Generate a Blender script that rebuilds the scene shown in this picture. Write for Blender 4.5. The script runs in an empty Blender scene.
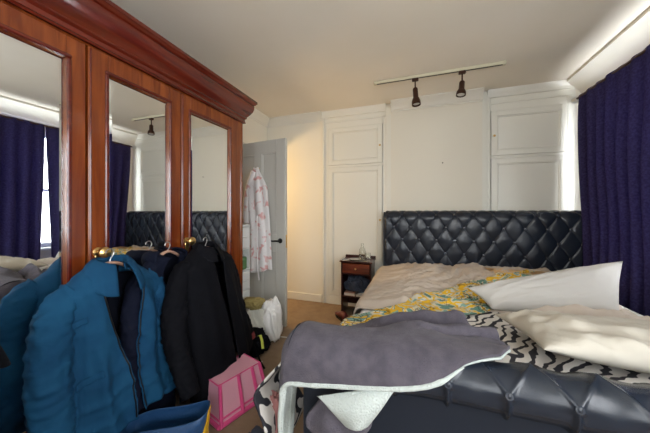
import bpy, math, random
from mathutils import Vector, Matrix, noise
random.seed(7)
PI = math.pi
SC = bpy.context.scene
COL = SC.collection

# ------------------------------------------------------------------ camera
F_PX, YAW, HOR, EYE = 262.0, math.radians(19.0), 212.0, 1.22
cam_d = bpy.data.cameras.new('camera'); cam = bpy.data.objects.new('camera', cam_d); COL.objects.link(cam)
cam.location = (0, 0, EYE); cam.rotation_euler = (PI/2, 0, YAW)
cam_d.sensor_width = 36; cam_d.lens = 36*F_PX/650; cam_d.shift_y = -(216.5-HOR)/650; cam_d.clip_start = 0.02
SC.camera = cam
SC.view_settings.view_transform = 'Standard'; SC.view_settings.look = 'None'
SC.view_settings.gamma = 1; SC.view_settings.use_curve_mapping = False
SC.view_settings.exposure = 0.62
# ------------------------------------------------------------------ world and light
w = bpy.data.worlds.new('world'); SC.world = w; w.use_nodes = True
w.node_tree.nodes['Background'].inputs[0].default_value = (0.86, 0.93, 1.0, 1)
w.node_tree.nodes['Background'].inputs[1].default_value = 3.0
def area(name, loc, direction, sx, sy, power, color):
    l = bpy.data.lights.new(name, 'AREA'); l.shape = 'RECTANGLE'; l.size = sx; l.size_y = sy
    l.energy = power; l.color = color
    o = bpy.data.objects.new(name, l); COL.objects.link(o); o.location = loc
    o.rotation_euler = Vector(direction).to_track_quat('-Z', 'Y').to_euler(); return o
area('window_daylight_bed', (1.86, 2.0, 1.55), (-1, 0, -0.1), 2.0, 1.6, 110, (0.95, 0.97, 1.0))
area('added_fill_side', (1.86, -0.35, 1.5), (-1, 0.1, -0.1), 1.5, 1.5, 50, (0.97, 0.98, 1.0))  # added fill light, shining through an invented side window out of view
area('added_fill_front', (0.35, -1.66, 1.5), (0.0, 1, -0.12), 1.6, 1.5, 22, (1.0, 0.99, 0.97))  # added frontal fill, shining through an invented window behind the camera
hl = bpy.data.lights.new('hall_lamp', 'POINT'); hl.energy = 40; hl.color = (1.0, 0.66, 0.30); hl.shadow_soft_size = 0.08
ho = bpy.data.objects.new('hall_lamp', hl); COL.objects.link(ho); ho.location = (-2.55, 2.72, 1.75)

# ------------------------------------------------------------------ helpers
cy, sy_ = math.cos(YAW), math.sin(YAW)
def ray(u, v):
    r = (u-325)/F_PX
    return Vector((-sy_+r*cy, cy+r*sy_, (HOR-v)/F_PX))
def atY(u, v, Y):
    d = ray(u, v); k = Y/d.y; return Vector((d.x*k, Y, EYE+d.z*k))
def atX(u, v, X):
    d = ray(u, v); k = X/d.x; return Vector((X, d.y*k, EYE+d.z*k))
def atZ(u, v, Z):
    d = ray(u, v); k = (Z-EYE)/d.z; return Vector((d.x*k, d.y*k, Z))
def lerp(a, b, t): return a+(b-a)*t
def clamp(x, a=0.0, b=1.0): return max(a, min(b, x))
def sstep(a, b, x):
    t = clamp((x-a)/(b-a)); return t*t*(3-2*t)
def nz(x, y, z=0.0): return noise.noise(Vector((x, y, z)))
def ridge(x, y, z=0.0):
    n = abs(nz(x, y, z))*2.2
    return max(0.0, 1-n)**2
def wrinkle(x, y, seed=0.0, f=5.0, ang=0.0):
    ca, sa = math.cos(ang), math.sin(ang)
    X, Y = x*ca+y*sa, -x*sa+y*ca
    wx = X+0.25*nz(X*1.7, Y*1.7, seed+3); wy = Y+0.25*nz(X*1.7, Y*1.7, seed+9)
    return (ridge(wx*f*0.45, wy*f*1.3, seed)*0.6+ridge(wx*f*1.1, wy*f*2.1, seed+5)*0.3+0.35*nz(wx*f*0.8, wy*f*0.8, seed+7))

class MB:
    def __init__(s): s.v = []; s.f = []
    def add(s, vs, fs):
        n = len(s.v); s.v += [Vector(p) for p in vs]; s.f += [tuple(i+n for i in f) for f in fs]; return s
    def box(s, lo, hi, b=0.0, M=None):
        x0, y0, z0 = lo; x1, y1, z1 = hi
        if b <= 0:
            vs = [(x, y, z) for z in (z0, z1) for y in (y0, y1) for x in (x0, x1)]
            fs = [(0, 2, 3, 1), (4, 5, 7, 6), (0, 1, 5, 4), (2, 6, 7, 3), (0, 4, 6, 2), (1, 3, 7, 5)]
        else:
            b = min(b, (x1-x0)*0.45, (y1-y0)*0.45, (z1-z0)*0.45)
            vs = []; idx = {}
            for sx in (0, 1):
                for sy in (0, 1):
                    for sz in (0, 1):
                        for ax in range(3):
                            p = [x1-b if sx else x0+b, y1-b if sy else y0+b, z1-b if sz else z0+b]
                            p[ax] = ((x0, x1)[sx], (y0, y1)[sy], (z0, z1)[sz])[ax]
                            idx[(sx, sy, sz, ax)] = len(vs); vs.append(tuple(p))
            fs = []
            for ax in range(3):
                o = [a for a in range(3) if a != ax]
                for sd in (0, 1):
                    q = []
                    for (i, j) in ((0, 0), (1, 0), (1, 1), (0, 1)):
                        k = [0, 0, 0]; k[ax] = sd; k[o[0]] = i; k[o[1]] = j; q.append(idx[(*k, ax)])
                    fs.append(tuple(q))
            for ax in range(3):          # edges along ax
                o = [a for a in range(3) if a != ax]
                for i in (0, 1):
                    for j in (0, 1):
                        k0 = [0, 0, 0]; k0[o[0]] = i; k0[o[1]] = j; k1 = list(k0); k1[ax] = 1
                        fs.append((idx[(*k0, o[0])], idx[(*k1, o[0])], idx[(*k1, o[1])], idx[(*k0, o[1])]))
            for sx in (0, 1):
                for sy in (0, 1):
                    for sz in (0, 1): fs.append(tuple(idx[(sx, sy, sz, a)] for a in range(3)))
        if M is not None: vs = [M @ Vector(p) for p in vs]
        return s.add(vs, fs)
    def tube(s, path, rad, n=10, cap=True, flat=1.0, up=None):
        P = [Vector(p) for p in path]; m = len(P)
        R = rad if isinstance(rad, (list, tuple)) else [rad]*m
        vs = []; fs = []; side = None
        for i in range(m):
            t = (P[min(i+1, m-1)]-P[max(i-1, 0)])
            t = t.normalized() if t.length > 1e-9 else Vector((0, 0, 1))
            if side is None:
                ref = Vector(up) if up else (Vector((0, 0, 1)) if abs(t.z) < 0.9 else Vector((1, 0, 0)))
                side = t.cross(ref).normalized()
            side = (side-t*side.dot(t)).normalized(); b = t.cross(side)
            for k in range(n):
                a = 2*PI*k/n
                vs.append(P[i]+side*math.cos(a)*R[i]+b*math.sin(a)*R[i]*flat)
        for i in range(m-1):
            for k in range(n):
                fs.append((i*n+k, i*n+(k+1) % n, (i+1)*n+(k+1) % n, (i+1)*n+k))
        if cap: fs += [tuple(range(n))[::-1], tuple((m-1)*n+k for k in range(n))]
        return s.add(vs, fs)
    def lathe(s, prof, c, axis=(0, 0, 1), n=24):
        ax = Vector(axis).normalized(); q = Vector((0, 0, 1)).rotation_difference(ax); c = Vector(c)
        vs = []; fs = []; m = len(prof)
        for r, h in prof:
            for k in range(n):
                a = 2*PI*k/n; vs.append(c+q @ Vector((r*math.cos(a), r*math.sin(a), h)))
        for i in range(m-1):
            for k in range(n): fs.append((i*n+k, i*n+(k+1) % n, (i+1)*n+(k+1) % n, (i+1)*n+k))
        fs += [tuple(range(n))[::-1], tuple((m-1)*n+k for k in range(n))]
        return s.add(vs, fs)
    def grid(s, nu, nv, fn, closed=False):
        vs = [fn(i/(nu if closed else nu-1), j/(nv-1)) for j in range(nv) for i in range(nu)]
        fs = []
        for j in range(nv-1):
            for i in range(nu if closed else nu-1):
                a = j*nu+i; b = j*nu+(i+1) % nu; fs.append((a, b, b+nu, a+nu))
        return s.add(vs, fs)
    def prism(s, pts, d):
        """closed polygon pts (world) extruded by vector d"""
        n = len(pts); d = Vector(d); vs = [Vector(p) for p in pts]+[Vector(p)+d for p in pts]
        fs = [tuple(range(n))[::-1], tuple(range(n, 2*n))]+[(i, (i+1) % n, n+(i+1) % n, n+i) for i in range(n)]
        return s.add(vs, fs)
    def build(s, name, mat, parent=None, thick=0.0, smooth=True, sub=0, angle=40, offset=1.0):
        off = Vector((0, 0, 0)); p = parent
        while p is not None: off += p.location; p = p.parent
        if parent is None:
            xs = [v.x for v in s.v]; ys = [v.y for v in s.v]; zs = [v.z for v in s.v]
            off = Vector(((min(xs)+max(xs))/2, (min(ys)+max(ys))/2, min(zs)))
        me = bpy.data.meshes.new(name); me.from_pydata([v-off for v in s.v], [], s.f); me.update()
        import bmesh
        bm = bmesh.new(); bm.from_mesh(me); bmesh.ops.recalc_face_normals(bm, faces=bm.faces); bm.to_mesh(me); bm.free()
        if smooth: me.shade_smooth(); me.set_sharp_from_angle(angle=math.radians(angle))
        me.materials.append(mat)
        o = bpy.data.objects.new(name, me); COL.objects.link(o); o.parent = parent
        if parent is None: o.location = off
        if thick:
            m = o.modifiers.new('solidify', 'SOLIDIFY'); m.thickness = thick; m.offset = offset
        if sub:
            m = o.modifiers.new('subdivision', 'SUBSURF'); m.levels = sub; m.render_levels = sub
        return o

def tag(o, label, cat, group=None, kind=None):
    o['label'] = label; o['category'] = cat
    if group: o['group'] = group
    if kind: o['kind'] = kind
    return o
def thing(name, loc, label, cat, group=None):
    o = bpy.data.objects.new(name, None); o.empty_display_size = 0.05; COL.objects.link(o); o.location = loc
    return tag(o, label, cat, group)
def struct(o): o['kind'] = 'structure'; return o
def copy_at(o, parent, loc):
    c = o.copy(); COL.objects.link(c); c.parent = parent; c.location = loc; return c

# ------------------------------------------------------------------ materials
def mat(name, col, rough=0.5, metal=0.0, spec=0.5, bump=None, var=None, coat=0.0, sheen=0.0, trans=0.0, ridge_=None):
    m = bpy.data.materials.new(name); m.use_nodes = True; nt = m.node_tree; b = nt.nodes['Principled BSDF']
    b.inputs['Base Color'].default_value = (*col, 1); b.inputs['Roughness'].default_value = rough
    b.inputs['Metallic'].default_value = metal; b.inputs['Specular IOR Level'].default_value = spec
    if coat: b.inputs['Coat Weight'].default_value = coat; b.inputs['Coat Roughness'].default_value = 0.08
    if sheen: b.inputs['Sheen Weight'].default_value = sheen
    if trans: b.inputs['Transmission Weight'].default_value = trans
    tc = nt.nodes.new('ShaderNodeTexCoord')
    if bump:
        sc, st = bump[0], bump[1]
        n = nt.nodes.new('ShaderNodeTexNoise'); n.inputs['Scale'].default_value = sc; n.inputs['Detail'].default_value = 4
        nt.links.new(tc.outputs['Object'], n.inputs['Vector'])
        bp = nt.nodes.new('ShaderNodeBump'); bp.inputs['Strength'].default_value = st; bp.inputs['Distance'].default_value = bump[2] if len(bump) > 2 else 0.005
        nt.links.new(n.outputs['Fac'], bp.inputs['Height']); nt.links.new(bp.outputs['Normal'], b.inputs['Normal'])
    if ridge_:
        n = nt.nodes.new('ShaderNodeTexNoise'); n.noise_type = 'RIDGED_MULTIFRACTAL'; n.inputs['Scale'].default_value = ridge_[0]; n.inputs['Detail'].default_value = 3
        n.inputs['Distortion'].default_value = 0.6; mp = nt.nodes.new('ShaderNodeMapping'); mp.inputs['Scale'].default_value = ridge_[2]
        nt.links.new(tc.outputs['Object'], mp.inputs['Vector']); nt.links.new(mp.outputs['Vector'], n.inputs['Vector'])
        b2 = nt.nodes.new('ShaderNodeBump'); b2.inputs['Strength'].default_value = 0.8; b2.inputs['Distance'].default_value = ridge_[1]
        nt.links.new(n.outputs['Fac'], b2.inputs['Height'])
        if bump: nt.links.new(bp.outputs['Normal'], b2.inputs['Normal'])
        nt.links.new(b2.outputs['Normal'], b.inputs['Normal'])
    if var:      # (other colour, scale)
        n = nt.nodes.new('ShaderNodeTexNoise'); n.inputs['Scale'].default_value = var[1]; n.inputs['Detail'].default_value = 5
        nt.links.new(tc.outputs['Object'], n.inputs['Vector'])
        r = nt.nodes.new('ShaderNodeValToRGB'); r.color_ramp.elements[0].position = 0.35; r.color_ramp.elements[1].position = 0.65
        r.color_ramp.elements[0].color = (*col, 1); r.color_ramp.elements[1].color = (*var[0], 1)
        nt.links.new(n.outputs['Fac'], r.inputs['Fac']); nt.links.new(r.outputs['Color'], b.inputs['Base Color'])
    return m
def N(nt, t, **kw):
    n = nt.nodes.new(t)
    for k, v in kw.items(): n.inputs[k].default_value = v
    return n
def wood(name, dark, light, axis_scale=(22, 22, 1.6), rough=0.22, coat=0.6):
    m = mat(name, dark, rough, coat=coat); nt = m.node_tree; b = nt.nodes['Principled BSDF']
    tc = N(nt, 'ShaderNodeTexCoord'); mp = N(nt, 'ShaderNodeMapping'); mp.inputs['Scale'].default_value = axis_scale
    n = N(nt, 'ShaderNodeTexNoise', Scale=1.6, Detail=8.0, Distortion=1.1); r = N(nt, 'ShaderNodeValToRGB')
    r.color_ramp.elements[0].position = 0.36; r.color_ramp.elements[0].color = (*dark, 1)
    r.color_ramp.elements[1].position = 0.66; r.color_ramp.elements[1].color = (*light, 1)
    L = nt.links.new; L(tc.outputs['Object'], mp.inputs['Vector']); L(mp.outputs['Vector'], n.inputs['Vector'])
    L(n.outputs['Fac'], r.inputs['Fac']); L(r.outputs['Color'], b.inputs['Base Color']); return m
M = {}
M['wall'] = mat('cream_paint', (0.72, 0.69, 0.60), 0.75, bump=(60, 0.08, 0.002))
M['ceiling'] = mat('ceiling_paint', (0.78, 0.73, 0.63), 0.9, bump=(9, 0.15, 0.004), var=((0.81, 0.76, 0.67), 1.5))
M['cupboard'] = mat('off_white_gloss', (0.72, 0.71, 0.64), 0.33, bump=(30, 0.05, 0.002))
M['cornice'] = mat('white_plaster', (0.70, 0.685, 0.62), 0.6)
M['door'] = mat('grey_white_paint', (0.50, 0.49, 0.45), 0.4, bump=(25, 0.06, 0.002))
M['carpet'] = mat('tan_carpet', (0.31, 0.225, 0.155), 0.95, spec=0.1, bump=(420, 0.7, 0.006), var=((0.26, 0.185, 0.125), 9))
M['mahogany'] = wood('mahogany', (0.125, 0.022, 0.004), (0.235, 0.055, 0.010), (14, 14, 1.1), rough=0.2, coat=0.1)
M['mahogany_h'] = wood('mahogany_crosswise', (0.070, 0.006, 0.003), (0.125, 0.014, 0.005), (14, 1.1, 14), rough=0.2, coat=0.45)
M['dark_wood'] = wood('dark_red_wood', (0.020, 0.004, 0.004), (0.050, 0.010, 0.007), (1.6, 22, 22), rough=0.3)
M['drawer_wood'] = wood('reddish_drawer_wood', (0.07, 0.012, 0.006), (0.20, 0.045, 0.015), (1.6, 22, 22), rough=0.3)
M['mirror'] = mat('mirror', (0.86, 0.88, 0.88), 0.012, metal=1.0)
M['brass'] = mat('aged_brass', (0.62, 0.42, 0.17), 0.28, metal=1.0, bump=(120, 0.3, 0.002))
M['chrome'] = mat('brushed_steel', (0.6, 0.6, 0.6), 0.3, metal=1.0)
M['black_metal'] = mat('black_metal', (0.02, 0.02, 0.02), 0.4, metal=0.6)
M['bronze'] = mat('dark_bronze', (0.07, 0.035, 0.025), 0.35, metal=0.7)
M['track'] = mat('cream_track', (0.60, 0.56, 0.42), 0.35)
M['leather'] = mat('blue_black_leather', (0.015, 0.0205, 0.032), 0.27, spec=0.42, bump=(260, 0.25, 0.0015))
M['button'] = mat('button_leather', (0.03, 0.038, 0.055), 0.18, spec=0.7)
M['leather_flat'] = mat('black_leather_panel', (0.012, 0.017, 0.028), 0.5, spec=0.3, bump=(260, 0.3, 0.0015))
M['sheet'] = mat('white_cotton', (0.82, 0.81, 0.79), 0.85, sheen=0.2, bump=(14, 0.25, 0.01))
M['duvet'] = mat('beige_cotton', (0.53, 0.455, 0.385), 0.9, spec=0.15, ridge_=(5, 0.018, (1, 1.6, 1)))
M['pillow'] = mat('ivory_cotton', (0.52, 0.50, 0.47), 0.9, spec=0.15, ridge_=(3, 0.008, (1, 1, 1)))
M['pillow_cream'] = mat('cream_cotton', (0.56, 0.525, 0.455), 0.9, spec=0.15, ridge_=(6, 0.018, (1.5, 1, 1)))
M['pillow_tan'] = mat('tan_cotton', (0.66, 0.43, 0.22), 0.85, bump=(14, 0.5, 0.01))
M['fleece'] = mat('grey_fleece', (0.082, 0.074, 0.094), 0.95, spec=0.05, sheen=0.12, bump=(190, 0.9, 0.005), var=((0.112, 0.102, 0.125), 22))
M['sherpa'] = mat('pale_sherpa', (0.58, 0.64, 0.62), 0.95, spec=0.1, bump=(150, 1.0, 0.008))
M['steel_white'] = mat('white_plastic', (0.70, 0.72, 0.70), 0.35)
M['denim'] = mat('teal_blue_denim', (0.007, 0.045, 0.108), 0.85, spec=0.12, ridge_=(7, 0.022, (1.6, 1.6, 0.8)), var=((0.010, 0.066, 0.142), 5))
M['denim_dark'] = mat('dark_blue_denim', (0.005, 0.024, 0.062), 0.85, spec=0.12, ridge_=(7, 0.022, (1.6, 1.6, 0.8)))
M['navy'] = mat('navy_cloth', (0.005, 0.007, 0.018), 0.85, spec=0.12, bump=(60, 0.4, 0.004))
M['black_cloth'] = mat('black_cloth', (0.0035, 0.0038, 0.006), 0.85, spec=0.12, bump=(70, 0.4, 0.004))
M['navy_light'] = mat('slate_blue_cloth', (0.035, 0.045, 0.075), 0.8)
M['lining'] = mat('dark_lining', (0.003, 0.004, 0.009), 0.8, spec=0.1)
M['red_trim'] = mat('dark_red_cuff', (0.20, 0.025, 0.03), 0.6)
M['hanger_wood'] = mat('pale_pink_hanger', (0.50, 0.30, 0.22), 0.5)
M['pink_soft'] = mat('pale_pink_plastic', (0.72, 0.36, 0.46), 0.3, bump=(4, 0.1, 0.01))
M['pink_deep'] = mat('magenta_plastic', (0.66, 0.08, 0.24), 0.3)
M['bag_blue'] = mat('blue_woven_plastic', (0.012, 0.050, 0.135), 0.45, bump=(90, 0.5, 0.004))
M['bag_yellow'] = mat('yellow_woven_plastic', (0.72, 0.42, 0.01), 0.45, bump=(90, 0.4, 0.004))
M['olive'] = mat('olive_knit', (0.30, 0.24, 0.09), 0.95, bump=(120, 0.9, 0.006))
M['lime'] = mat('lime_strap', (0.55, 0.60, 0.08), 0.5)
M['offwhite_cloth'] = mat('off_white_laundry', (0.60, 0.59, 0.52), 0.9, bump=(25, 0.5, 0.01))
M['burgundy'] = mat('burgundy_leather', (0.11, 0.012, 0.015), 0.35)
M['glass_clear'] = mat('clear_glass', (0.95, 0.97, 0.95), 0.03, trans=1.0)
M['paper'] = mat('paper', (0.62, 0.60, 0.55), 0.7)
M['paper_pink'] = mat('pink_cover', (0.55, 0.30, 0.24), 0.6)
M['paper_blue'] = mat('pale_blue_cover', (0.22, 0.30, 0.40), 0.6)
M['green'] = mat('green_plastic', (0.10, 0.22, 0.09), 0.5)
M['pink_towel'] = mat('dusty_pink_cloth', (0.36, 0.16, 0.15), 0.9)

def curtain_mat():
    m = mat('indigo_curtain', (0.026, 0.022, 0.078), 0.95, spec=0.05, bump=(140, 0.5, 0.004), var=((0.060, 0.054, 0.155), 70))
    nt = m.node_tree; b = nt.nodes['Principled BSDF']; out = nt.nodes['Material Output']
    t = N(nt, 'ShaderNodeBsdfTranslucent', Color=(0.060, 0.054, 0.135, 1)); mx = N(nt, 'ShaderNodeMixShader', Fac=0.30)
    nt.links.new(b.outputs[0], mx.inputs[1]); nt.links.new(t.outputs[0], mx.inputs[2]); nt.links.new(mx.outputs[0], out.inputs[0]); return m
M['curtain'] = curtain_mat()
def pane_mat():
    m = bpy.data.materials.new('window_glass'); m.use_nodes = True; nt = m.node_tree; nt.nodes.clear()
    o = N(nt, 'ShaderNodeOutputMaterial'); t = N(nt, 'ShaderNodeBsdfTransparent'); g = N(nt, 'ShaderNodeBsdfGlossy', Roughness=0.02)
    mx = N(nt, 'ShaderNodeMixShader', Fac=0.06); nt.links.new(t.outputs[0], mx.inputs[1]); nt.links.new(g.outputs[0], mx.inputs[2]); nt.links.new(mx.outputs[0], o.inputs[0]); return m
M['pane'] = pane_mat()
def zebra_mat():
    m = mat('zebra_print', (0.7, 0.68, 0.64), 0.9); nt = m.node_tree; b = nt.nodes['Principled BSDF']; L = nt.links.new
    tc = N(nt, 'ShaderNodeTexCoord'); mp = N(nt, 'ShaderNodeMapping'); mp.inputs['Rotation'].default_value = (0, 0.3, 0.5)
    wv = N(nt, 'ShaderNodeTexWave', Scale=6.5, Distortion=10.5, Detail=1.5); wv.inputs['Detail Scale'].default_value = 1.45
    r = N(nt, 'ShaderNodeValToRGB'); r.color_ramp.interpolation = 'LINEAR'
    r.color_ramp.elements[0].position = 0.30; r.color_ramp.elements[0].color = (0.022, 0.022, 0.03, 1)
    r.color_ramp.elements[1].position = 0.40; r.color_ramp.elements[1].color = (0.68, 0.65, 0.61, 1)
    L(tc.outputs['Object'], mp.inputs['Vector']); L(mp.outputs['Vector'], wv.inputs['Vector']); L(wv.outputs['Fac'], r.inputs['Fac']); L(r.outputs['Color'], b.inputs['Base Color']); return m
M['zebra'] = zebra_mat()
def yellow_mat():
    m = mat('yellow_print', (0.7, 0.5, 0.05), 0.9); nt = m.node_tree; b = nt.nodes['Principled BSDF']; L = nt.links.new
    tc = N(nt, 'ShaderNodeTexCoord'); v = N(nt, 'ShaderNodeTexNoise', Scale=5.0, Detail=2.0, Distortion=1.6)
    r = N(nt, 'ShaderNodeValToRGB'); r.color_ramp.interpolation = 'CONSTANT'; e = r.color_ramp.elements
    cols = [(0.0, (0.13, 0.27, 0.22)), (0.40, (0.62, 0.56, 0.40)), (0.465, (0.74, 0.45, 0.015)), (0.545, (0.60, 0.56, 0.45)), (0.60, (0.20, 0.36, 0.32)), (0.66, (0.70, 0.42, 0.02))]
    e[0].position = 0; e[0].color = (*cols[0][1], 1); e[1].position = cols[1][0]; e[1].color = (*cols[1][1], 1)
    for p, c in cols[2:]: q = e.new(p); q.color = (*c, 1)
    v2 = N(nt, 'ShaderNodeTexVoronoi', Scale=34.0); v2.feature = 'DISTANCE_TO_EDGE'
    r2 = N(nt, 'ShaderNodeValToRGB'); r2.color_ramp.elements[0].position = 0.04; r2.color_ramp.elements[0].color = (0.25, 0.22, 0.16, 1); r2.color_ramp.elements[1].position = 0.09; r2.color_ramp.elements[1].color = (1, 1, 1, 1)
    n3 = N(nt, 'ShaderNodeTexNoise', Scale=4.0); r3 = N(nt, 'ShaderNodeValToRGB'); r3.color_ramp.elements[0].position = 0.48; r3.color_ramp.elements[1].position = 0.52
    mx = nt.nodes.new('ShaderNodeMix'); mx.data_type = 'RGBA'; mx.blend_type = 'MULTIPLY'
    L(tc.outputs['Object'], v.inputs['Vector']); L(tc.outputs['Object'], v2.inputs['Vector']); L(tc.outputs['Object'], n3.inputs['Vector'])
    L(v.outputs['Fac'], r.inputs['Fac']); L(v2.outputs['Distance'], r2.inputs['Fac']); L(n3.outputs['Fac'], r3.inputs['Fac'])
    L(r3.outputs['Color'], mx.inputs['Factor']); L(r.outputs['Color'], mx.inputs['A']); L(r2.outputs['Color'], mx.inputs['B']); L(mx.outputs['Result'], b.inputs['Base Color']); return m
M['yellow_print'] = yellow_mat()
def gown_mat():
    m = mat('pink_flower_print', (0.72, 0.70, 0.68), 0.85); nt = m.node_tree; b = nt.nodes['Principled BSDF']; L = nt.links.new
    tc = N(nt, 'ShaderNodeTexCoord'); v = N(nt, 'ShaderNodeTexNoise', Scale=13.0, Detail=1.5, Distortion=0.7)
    r = N(nt, 'ShaderNodeValToRGB'); e = r.color_ramp.elements
    e[0].position = 0.58; e[0].color = (0.68, 0.66, 0.66, 1); e[1].position = 0.66; e[1].color = (0.60, 0.33, 0.32, 1)
    L(tc.outputs['Object'], v.inputs['Vector']); L(v.outputs['Fac'], r.inputs['Fac']); L(r.outputs['Color'], b.inputs['Base Color']); return m
M['gown'] = gown_mat()

# ================================================================== ROOM
XL, XR, YB, YF, ZC = -2.04, 1.62, 3.34, -1.45, 2.55
struct(MB().box((-3.6, YF-0.1, -0.06), (XR+0.2, YB+0.5, 0)).build('floor', M['carpet'], smooth=False))
struct(MB().box((-3.6, YF-0.1, ZC), (XR+0.2, YB+0.5, ZC+0.08)).build('ceiling', M['ceiling'], smooth=False))
def holed_wall(axis, a0, a1, b0, b1, holes):
    """wall slab; axis 'x' = plane normal x between a0,a1; runs b0..b1 ; holes (c0,c1,z0,z1)"""
    mb = MB()
    def bx(c0, c1, z0, z1):
        if c1-c0 < 1e-4 or z1-z0 < 1e-4: return
        if axis == 'x': mb.box((a0, c0, z0), (a1, c1, z1))
        else: mb.box((c0, a0, z0), (c1, a1, z1))
    cur = b0
    for c0, c1, z0, z1 in sorted(holes):
        bx(cur, c0, 0, ZC); bx(c0, c1, 0, z0); bx(c0, c1, z1, ZC); cur = c1
    bx(cur, b1, 0, ZC); return mb
struct(holed_wall('x', XL-0.12, XL, YF-0.1, YB+0.1, [(2.50, 3.26, 0.0, 2.03)]).build('wall_left', M['wall'], smooth=False))
W1 = (1.05, 3.05, 0.75, 2.28); W2 = (-1.1, 0.35, 0.8, 2.2)  # curtained bed window, then an opening added out of view for fill
struct(holed_wall('x', XR, XR+0.2, YF-0.1, YB+0.1, [W1, W2]).build('wall_right', M['wall'], smooth=False))
W3 = (-0.5, 1.2, 0.8, 2.2)  # opening added behind the camera to let frontal fill in
struct(holed_wall('y', YF-0.15, YF, XL-0.12, XR+0.1, [W3]).build('wall_front', M['wall'], smooth=False))
# back wall: warm end, chimney breast standing 6 cm proud, and the strip beside the window
wb = MB(); wb.box((XL, YB, 0), (-1.18, YB+0.45, ZC)); wb.box((-0.28, YB-0.045, 0), (0.70, YB+0.45, ZC)); wb.box((1.53, YB-0.02, 0), (XR, YB+0.45, ZC))
wb.box((-1.2, YB+0.38, 0), (1.55, YB+0.45, ZC)); struct(wb.build('wall_back', M['wall'], smooth=False))
# hall beyond the open door
hw = MB(); hw.box((-3.6, YF, 0), (-3.5, YB+0.45, ZC)); hw.box((-3.5, YB+0.1, 0), (XL-0.12, YB+0.2, ZC)); hw.box((-3.5, 0.9, 0), (XL-0.12, 1.0, ZC))
struct(hw.build('wall_hall', M['wall'], smooth=False))
# doorway lining
dl = MB(); dl.box((XL-0.13, 2.46, 0), (XL+0.015, 2.52, 2.08)); dl.box((XL-0.13, 3.24, 0), (XL+0.015, 3.30, 2.08)); dl.box((XL-0.13, 2.46, 2.02), (XL+0.015, 3.30, 2.09))
struct(dl.build('trim_1', M['door'], smooth=False))
# windows
def window(name, axis, plane, c0, c1, z0, z1, sash=2):
    fr = MB(); g = MB()
    def bx(m, a, b, zz0, zz1, d0, d1):
        if axis == 'x': m.box((plane+d0, a, zz0), (plane+d1, b, zz1), 0.004)
        else: m.box((a, plane-d1, zz0), (b, plane-d0, zz1), 0.004)
    bx(fr, c0, c1, z0, z0+0.06, 0.06, 0.12); bx(fr, c0, c1, z1-0.06, z1, 0.06, 0.12)
    for k in range(sash+1):
        c = lerp(c0, c1-0.05, k/sash); bx(fr, c, c+0.05, z0+0.06, z1-0.06, 0.06, 0.12)
    bx(fr, c0, c1, (z0+z1)/2-0.02, (z0+z1)/2+0.02, 0.07, 0.11)
    o = struct(fr.build(name, M['steel_white'], smooth=False))
    bx(g, c0+0.02, c1-0.02, z0+0.03, z1-0.03, 0.088, 0.092); g.build('glass_pane', M['pane'], o, smooth=False)
    s = MB(); bx(s, c0-0.04, c1+0.04, z0-0.035, z0, -0.05, 0.1); s.build('window_sill', M['steel_white'], o, smooth=False)
window('window_1', 'x', XR, *W1, sash=3); window('added_window_side', 'x', XR, *W2); window('added_window_front', 'y', YF, *W3)  # bed window is real; side and front ones are added, unseen, for fill

# cornices (profile: out from the wall, down from the ceiling)
CORN = [(0, 0), (0.095, 0), (0.095, 0.012), (0.085, 0.016), (0.070, 0.028), (0.045, 0.045), (0.028, 0.066), (0.022, 0.082), (0.012, 0.088), (0.012, 0.10), (0, 0.10)]
def cornice(p0, p1, out, name, scale=1.0):
    p0, p1, out = Vector(p0), Vector(p1), Vector(out)
    pts = [p0+out*a*scale-Vector((0, 0, b*scale)) for a, b in CORN]
    struct(MB().prism(pts, p1-p0).build(name, M['cornice'], angle=25))
cornice((XL, YF, ZC), (XL, YB, ZC), (1, 0, 0), 'trim_2')
cornice((XL, YB, ZC), (-1.18, YB, ZC), (0, -1, 0), 'trim_3')
cornice((-0.28, YB-0.045, ZC), (0.70, YB-0.045, ZC), (0, -1, 0), 'trim_4', 1.1)
cornice((XR, YF, ZC), (XR, YB, ZC), (-1, 0, 0), 'trim_5', 1.9)
cornice((XL, YF, ZC), (XR, YF, ZC), (0, 1, 0), 'trim_6')
# posts either side of the chimney breast
pm = MB(); pm.box((-0.345, YB-0.035, 0), (-0.275, YB+0.1, ZC), 0.006); pm.box((0.695, YB-0.035, 0), (0.755, YB+0.1, ZC), 0.006)
struct(pm.build('trim_7', M['cupboard'], smooth=False))
bb = MB(); bb.box((XL, YB-0.018, 0), (-1.19, YB, 0.10), 0.004); bb.box((-0.28, YB-0.063, 0), (0.7, YB-0.045, 0.10), 0.004)
struct(bb.build('baseboard_back', M['cornice'], smooth=False))
bb = MB(); bb.box((XL, 1.0, 0), (XL+0.018, 2.46, 0.12), 0.004); bb.box((XL, YF, 0), (XL+0.018, 0.2, 0.12), 0.004)
struct(bb.build('baseboard_left', M['cornice'], smooth=False))
struct(MB().box((XR-0.018, YF, 0), (XR, YB, 0.12), 0.004).build('baseboard_right', M['cornice'], smooth=False))

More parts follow.
